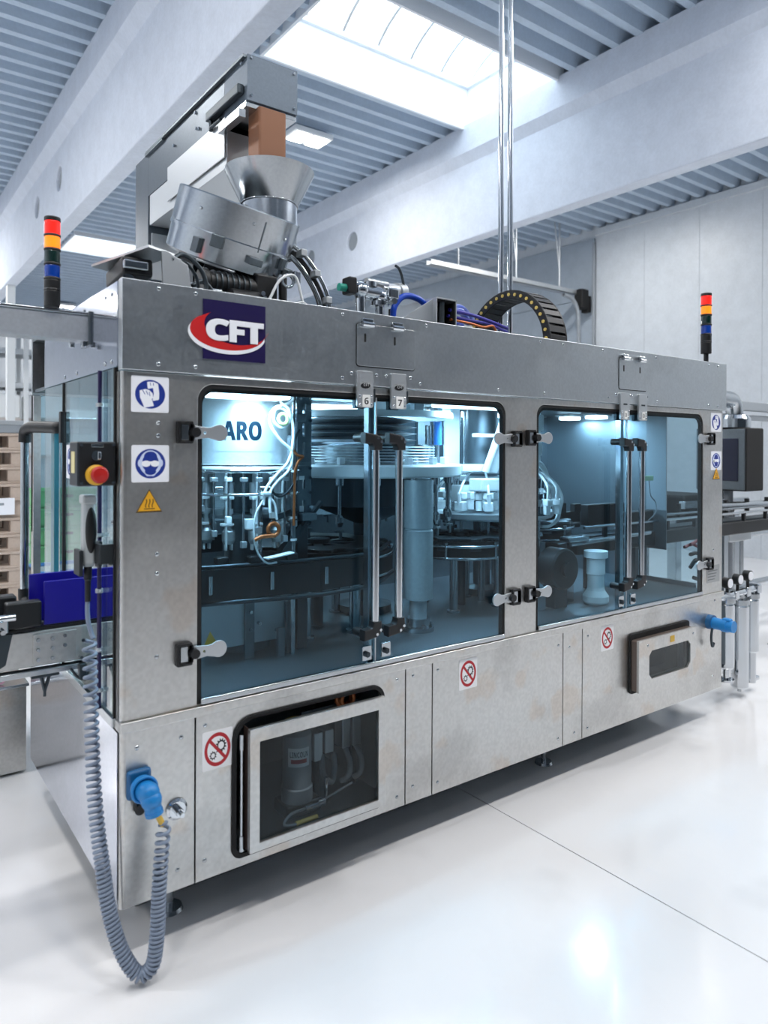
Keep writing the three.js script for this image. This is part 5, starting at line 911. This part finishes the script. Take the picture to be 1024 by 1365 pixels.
// goods and furniture behind
{
  const ord = ['lowest', 'second', 'third', 'fourth', 'fifth', 'sixth', 'seventh', 'eighth', 'ninth', 'tenth', 'eleventh', 'topmost'];
  let t;
  for (let i = 0; i < 12; i++) {
    const y = i * 0.142, label = i === 11 ? 'wooden pallet, topmost of the stack at the left edge' : `wooden pallet, ${ord[i]} from the floor in the stack at the left edge`;
    if (t) { copyOf(t, [-0.06 + rr(-0.02, 0.02), y, -4.9 + rr(-0.02, 0.02)], label); continue; }
    t = thing('pallet', label, 'pallet', [-0.06, 0, -4.9], 'empty pallets stacked at the left');
    for (let k = 0; k < 7; k++) part('board', B(-0.66, 0.54, 0.118, 0.141, -5.3 + k * 0.12, -5.21 + k * 0.12, 0.003), M.wood, t);
    for (const x of [-0.66, -0.13, 0.4]) for (const z of [-5.3, -4.95, -4.6]) part('block', B(x, x + 0.14, 0.021, 0.118, z, z + 0.1, 0.003), rnd() < 0.7 ? M.wood : M.wooddark, t);
    for (const z of [-5.3, -4.95, -4.6]) part('bottom_board', B(-0.66, 0.54, 0.0, 0.021, z, z + 0.1, 0.003), M.wood, t);
  }
  { const l = thing('paper_label', 'white printed sheet stuck on the end of the pallet stack', 'label', [0.32, 1.02, -4.47]); part('sheet', B(0.2, 0.44, 1.02, 1.16, -4.472, -4.47), M.signwhite, l); part('print', [B(0.22, 0.36, 1.1, 1.12, -4.47, -4.4695), B(0.22, 0.3, 1.04, 1.07, -4.47, -4.4695)], M.greyplastic, l); }
  const c = thing('carton', 'flat grey box lying on top of the pallet stack', 'box', [0, 1.705, -4.9]);
  part('box', B(-0.6, 0.5, 1.705, 1.8, -5.25, -4.5, 0.006), M.greyplastic, c); part('lid_edge', B(-0.61, 0.51, 1.775, 1.81, -5.26, -4.49, 0.004), M.alu, c);
}
{
  let first;
  for (let i = 0; i < 5; i++) {
    const y = 0.15 + i * 0.2, label = ['lowest', 'second lowest', 'middle', 'second highest', 'topmost'][i] + ' green plastic crate of the stack behind the side glass';
    if (!first) {
      first = thing('crate', label, 'crate', [1.2, y, -6.2], 'green crates behind the side glass');
      part('shell', [B(0.9, 1.5, y, y + 0.185, -6.4, -6.385, 0.003), B(0.9, 1.5, y, y + 0.185, -6.015, -6.0, 0.003), B(0.9, 0.915, y, y + 0.185, -6.385, -6.015, 0.003), B(1.485, 1.5, y, y + 0.185, -6.385, -6.015, 0.003), B(0.9, 1.5, y, y + 0.012, -6.4, -6.0)], M.green, first);
      part('rim', [B(0.89, 1.51, y + 0.165, y + 0.19, -6.005, -5.985, 0.004), B(0.89, 1.51, y + 0.165, y + 0.19, -6.41, -6.395, 0.004), B(0.88, 0.9, y + 0.165, y + 0.19, -6.41, -5.985, 0.004)], M.green, first);
      part('hand_hole', B(1.14, 1.26, y + 0.1, y + 0.13, -6.002, -5.995, 0.004), M.rubber, first);
    } else copyOf(first, [1.2, y, -6.2], label);
  }
  const p = thing('crate_dolly', 'low white wheeled dolly under the green crates', 'dolly', [1.2, 0, -6.2]);
  part('platform', B(0.88, 1.52, 0.1, 0.148, -6.42, -5.98, 0.01), M.whiteplastic, p);
  part('wheel', [[0.96, -6.35], [1.44, -6.35], [0.96, -6.05], [1.44, -6.05]].map(([x, z]) => cyl(0.05, 0.03, x, 0.05, z, 'x', 24)), M.rubber, p);
  const b = thing('white_tub', 'white plastic tub with blue rim on the floor in front of the green crates', 'tub', [0.95, 0, -4.6]);
  part('tub', [B(0.62, 1.2, 0.0, 0.5, -4.9, -4.88, 0.004), B(0.62, 1.2, 0, 0.5, -4.4, -4.38, 0.004), B(0.62, 0.64, 0, 0.5, -4.88, -4.4, 0.004), B(1.18, 1.2, 0, 0.5, -4.88, -4.4, 0.004), B(0.62, 1.2, 0, 0.02, -4.9, -4.38)], M.whiteplastic, b);
  part('rim', [B(0.6, 1.22, 0.5, 0.53, -4.4, -4.36, 0.006), B(0.6, 1.22, 0.5, 0.53, -4.92, -4.88, 0.006), B(0.6, 0.64, 0.5, 0.53, -4.9, -4.38, 0.006), B(1.18, 1.22, 0.5, 0.53, -4.9, -4.38, 0.006)], std('#4a8bd0', 0.4), b);
  const q = thing('hall_post', 'slim white post far behind the rail, carrying the left beam', 'post', [1.375, 0, -10.6]);
  part('post', B(1.315, 1.435, 0.01, 4.19, -10.66, -10.54, 0.006), M.whiteplastic, q); part('base_plate', B(1.27, 1.48, 0, 0.012, -10.7, -10.5, 0.003), M.alu, q);
  const r = thing('storage_rack', 'pale storage rack with level beams far off at the left', 'rack', [2.5, 0, -17]);
  for (const x of [0.6, 2.6, 4.6]) part('upright', [B(x, x + 0.1, 0, 4.4, -16.6, -16.5, 0.005), B(x, x + 0.1, 0, 4.4, -17.6, -17.5, 0.005)], M.whiteplastic, r);
  for (const y of [1.2, 2.1, 3.0, 3.8]) { part('level_beam', [B(0.6, 4.7, y, y + 0.13, -16.62, -16.56, 0.005), B(0.6, 4.7, y, y + 0.13, -17.54, -17.48, 0.005)], M.alu, r); part('shelf', B(0.65, 4.65, y + 0.1, y + 0.13, -17.5, -16.6), M.greyplastic, r); }
  for (let i = 0; i < 8; i++) { const x = 0.8 + (i % 4) * 0.95, y = [1.33, 2.23][i >> 2]; const k = thing('wrapped_load', `${['first', 'second', 'third', 'fourth'][i % 4]} white wrapped load from the left on the ${i < 4 ? 'lower' : 'upper'} shelf of the far rack`, 'load', [x + 0.4, y, -17.05], 'wrapped loads on the far rack'); part('wrap', B(x, x + 0.8, y + 0.06, y + 0.62, -17.45, -16.65, 0.03), M.whiteplastic, k); part('tray', B(x - 0.01, x + 0.81, y, y + 0.06, -17.46, -16.64, 0.005), M.carton, k); }
}
// ------------------------------------------------------------ right of the machine
{
  const p = thing('exhaust_pipe', 'thick steel pipe bending down from the header to the hanging control box', 'pipe', [4.6, 2.0, -0.75]);
  part('pipe', tube([[3.51, 1.985, -0.75], [4.3, 1.99, -0.75], [4.9, 2.0, -0.75], [5.05, 1.98, -0.75], [5.09, 1.9, -0.75], [5.095, 1.8, -0.75]], 0.065, 60, 24), M.inox, p);
  part('collar', turned([[0.075, 1.76], [0.12, 1.77], [0.12, 1.84], [0.1, 1.87], [0.07, 1.875]], 5.095, 0, -0.75, 36), M.chrome, p);
  const b = thing('control_box', 'dark hanging control box with a screen right of the machine', 'control box', [5.1, 1.5, -0.8]);
  part('housing', B(4.99, 5.27, 1.26, 1.765, -1.02, -0.6, 0.012), M.rubber, b);
  part('screen_frame', B(4.978, 4.992, 1.27, 1.755, -1.01, -0.61, 0.004), M.dullsteel, b);
  part('screen', B(4.972, 4.98, 1.34, 1.68, -0.98, -0.66, 0.002), std('#1b2038', 0.12), b);
  part('knob', [cyl(0.02, 0.03, 4.965, 1.56, -0.94, 'x', 20)], std('#8c2a33', 0.35), b);
  part('stem', [rod([5.1, 0.01, -0.8], [5.1, 1.27, -0.8], 0.035, 20), cyl(0.2, 0.02, 5.1, 0.01, -0.8)], M.greyplastic, b);
  const w = thing('wall_duct', 'horizontal grey duct on brackets behind the bent pipe', 'duct', [6.3, 2.0, -1.2]);
  part('duct', [B(5.2, 5.75, 1.96, 2.08, -1.3, -1.15, 0.006)], M.alu, w); part('rail', [B(4.9, 7.5, 1.88, 1.93, -1.3, -1.25, 0.004), B(5.78, 7.5, 1.97, 2.05, -1.3, -1.2, 0.004)], M.greyplastic, w);
  part('post', [7.4, 5.9].map(x => B(x - 0.04, x + 0.04, 0, 1.88, -1.32, -1.24, 0.004)), M.greyplastic, w);
}
{
  const t = thing('filter_unit', 'row of chrome filter cylinders with three gauges beside the right end of the machine', 'filters', [3.9, 0.5, -0.15]);
  const z = -0.12, P3 = [[3.78, 0.21, 0.63, 0.05], [3.95, 0.055, 0.6, 0.054], [4.1, 0.26, 0.62, 0.046]];
  P3.forEach(([x, y0, y1, r], i) => { const f = part('filter_cylinder', turned([[0, y0], [r * 0.9, y0], [r, y0 + 0.01], [r, y1 - 0.02], [r * 0.8, y1], [0, y1]], x, 0, z, 32), M.chrome, t); part('head', [cyl(r * 1.1, 0.03, x, y1 + 0.01, z), cyl(r * 0.5, 0.04, x, y1 + 0.04, z), cyl(0.012, 0.03, x, y0 - 0.012, z)], M.inox, f); });
  part('valve_foot', [cyl(0.02, 0.06, 3.78, 0.17, z), cyl(0.05, 0.012, 3.78, 0.135, z)], M.chrome, t);
  part('valve_foot', [cyl(0.03, 0.2, 4.1, 0.16, z), BC(4.13, 0.08, z, 0.08, 0.03, 0.05, 0.008)], M.chrome, t);
  part('manifold', [rod([3.51, 0.655, z], [4.17, 0.67, z], 0.026, 20), BC(3.87, 0.66, z, 0.05, 0.06, 0.06, 0.008), BC(4.02, 0.665, z, 0.05, 0.06, 0.06, 0.008), BC(4.15, 0.67, z, 0.05, 0.07, 0.07, 0.01)], M.chrome, t);
  [[3.79, 0.745], [3.92, 0.755], [4.05, 0.765]].forEach(([x, y]) => { const g = part('gauge', [cyl(0.035, 0.04, x, y, z, 'z', 28), cyl(0.01, 0.05, x, y - 0.055, z, 'y', 12)], M.black, t); part('dial', cyl(0.029, 0.004, x, y, z + 0.021, 'z', 28), M.signwhite, g); });
  part('wall_bracket', B(3.49, 3.55, 0.6, 0.7, -0.2, -0.05, 0.004), M.dullsteel, t);
  const h = thing('hose_bundle', 'red and black hoses arching above the chrome filters', 'hoses', [3.7, 0.85, -0.2]);
  part('hose', [tube([[3.5, 1.0, -0.2], [3.62, 1.02, -0.2], [3.72, 0.96, -0.2], [3.76, 0.86, -0.18], [3.72, 0.76, -0.15]], 0.011, 40), tube([[3.5, 0.98, -0.24], [3.6, 0.99, -0.24], [3.7, 0.93, -0.22], [3.72, 0.84, -0.2], [3.68, 0.72, -0.16]], 0.01, 40)], std('#7c2830', 0.45), h);
  part('hose', [tube([[3.5, 0.94, -0.2], [3.58, 0.94, -0.2], [3.64, 0.88, -0.18], [3.66, 0.8, -0.15]], 0.012, 40), tube([[3.5, 0.86, -0.2], [3.57, 0.9, -0.2], [3.62, 0.84, -0.18], [3.6, 0.76, -0.15]], 0.012, 40), tube([[3.5, 0.8, -0.18], [3.55, 0.78, -0.16], [3.58, 0.74, -0.14]], 0.012, 30)], M.rubber, h);
  const d = thing('labelling_head', 'dark labelling head on steel posts beyond the right end of the machine', 'machine', [5.0, 0, -1.2]);
  part('body', [B(4.7, 5.2, 1.02, 1.22, -1.5, -0.95, 0.03), cyl(0.18, 0.12, 4.85, 0.98, -0.9, 'y', 36), cyl(0.1, 0.2, 5.3, 1.1, -1.0, 'x', 28)], M.rubber, d);
  part('arm', [B(4.6, 5.6, 1.12, 1.18, -0.94, -0.88, 0.006), cyl(0.02, 0.3, 5.2, 1.25, -0.91), rod([4.5, 1.16, -0.66], [5.6, 1.14, -0.66], 0.03)], M.inox, d);
  part('side_sheet', B(4.95, 5.3, 0.85, 1.05, -0.73, -0.71, 0.01), M.alu, d);
  part('post', [[4.8, -1.4], [5.35, -0.9], [5.3, -1.4]].map(([x, z]) => [B(x - 0.045, x + 0.045, 0.01, 1.05, z - 0.045, z + 0.045, 0.006), cyl(0.06, 0.012, x, 0.006, z)]), M.inox, d);
  const f = thing('foot_rail', 'chrome tube rail near the floor at the right edge of the photo', 'rail', [6.2, 0, -0.9]);
  part('tube', [rod([5.4, 0.42, -0.9], [7.6, 0.42, -0.9], 0.03), rod([5.4, 0.85, -0.9], [7.6, 0.85, -0.9], 0.018)], M.inox, f); part('post', [5.5, 7.4].map(x => rod([x, 0, -0.9], [x, 0.86, -0.9], 0.025)), M.inox, f);
}
// suspended cable tray behind, with hangers to the roof deck
{
  const t = thing('cable_tray', 'suspended white cable tray on thin hangers beyond the right beam', 'cable tray', [8, 4.4, -6]);
  part('tray', [B(6.3, 9.85, 4.36, 4.37, -6.1, -5.98), B(6.3, 9.85, 4.36, 4.44, -5.99, -5.98), B(6.3, 9.85, 4.36, 4.44, -6.1, -6.09)], M.alu, t);
  part('hanger', [6.9, 8.2, 9.3].map(x => [rod([x, 4.36, -6.04], [x, CEIL + 0.12, -6.04], 0.016, 10), rod([x, 4.7, -6.04], [x - 0.14, CEIL + 0.1, -6.04], 0.01, 8)]), M.alu, t);
  const b = thing('pipe_bracket', 'black bracket and bent grey pipe on the right wall corner', 'bracket', [9.9, 4.2, -5.9]);
  part('block', [BC(9.8, 4.28, -5.95, 0.2, 0.35, 0.18, 0.03), BC(9.93, 4.2, -5.95, 0.12, 0.3, 0.14, 0.02)], M.rubber, b);
  part('pipe', tube([[9.3, 4.3, -5.95], [9.55, 4.25, -5.95], [9.68, 4.1, -5.95], [9.72, 3.8, -5.95], [9.72, 2.2, -5.95], [9.72, 0.02, -5.95]], 0.035, 50, 12), M.greyplastic, b);
}
scene.traverse(o => { if (o.isMesh) { o.castShadow = true; o.receiveShadow = true; } });
renderer.render(scene, camera);
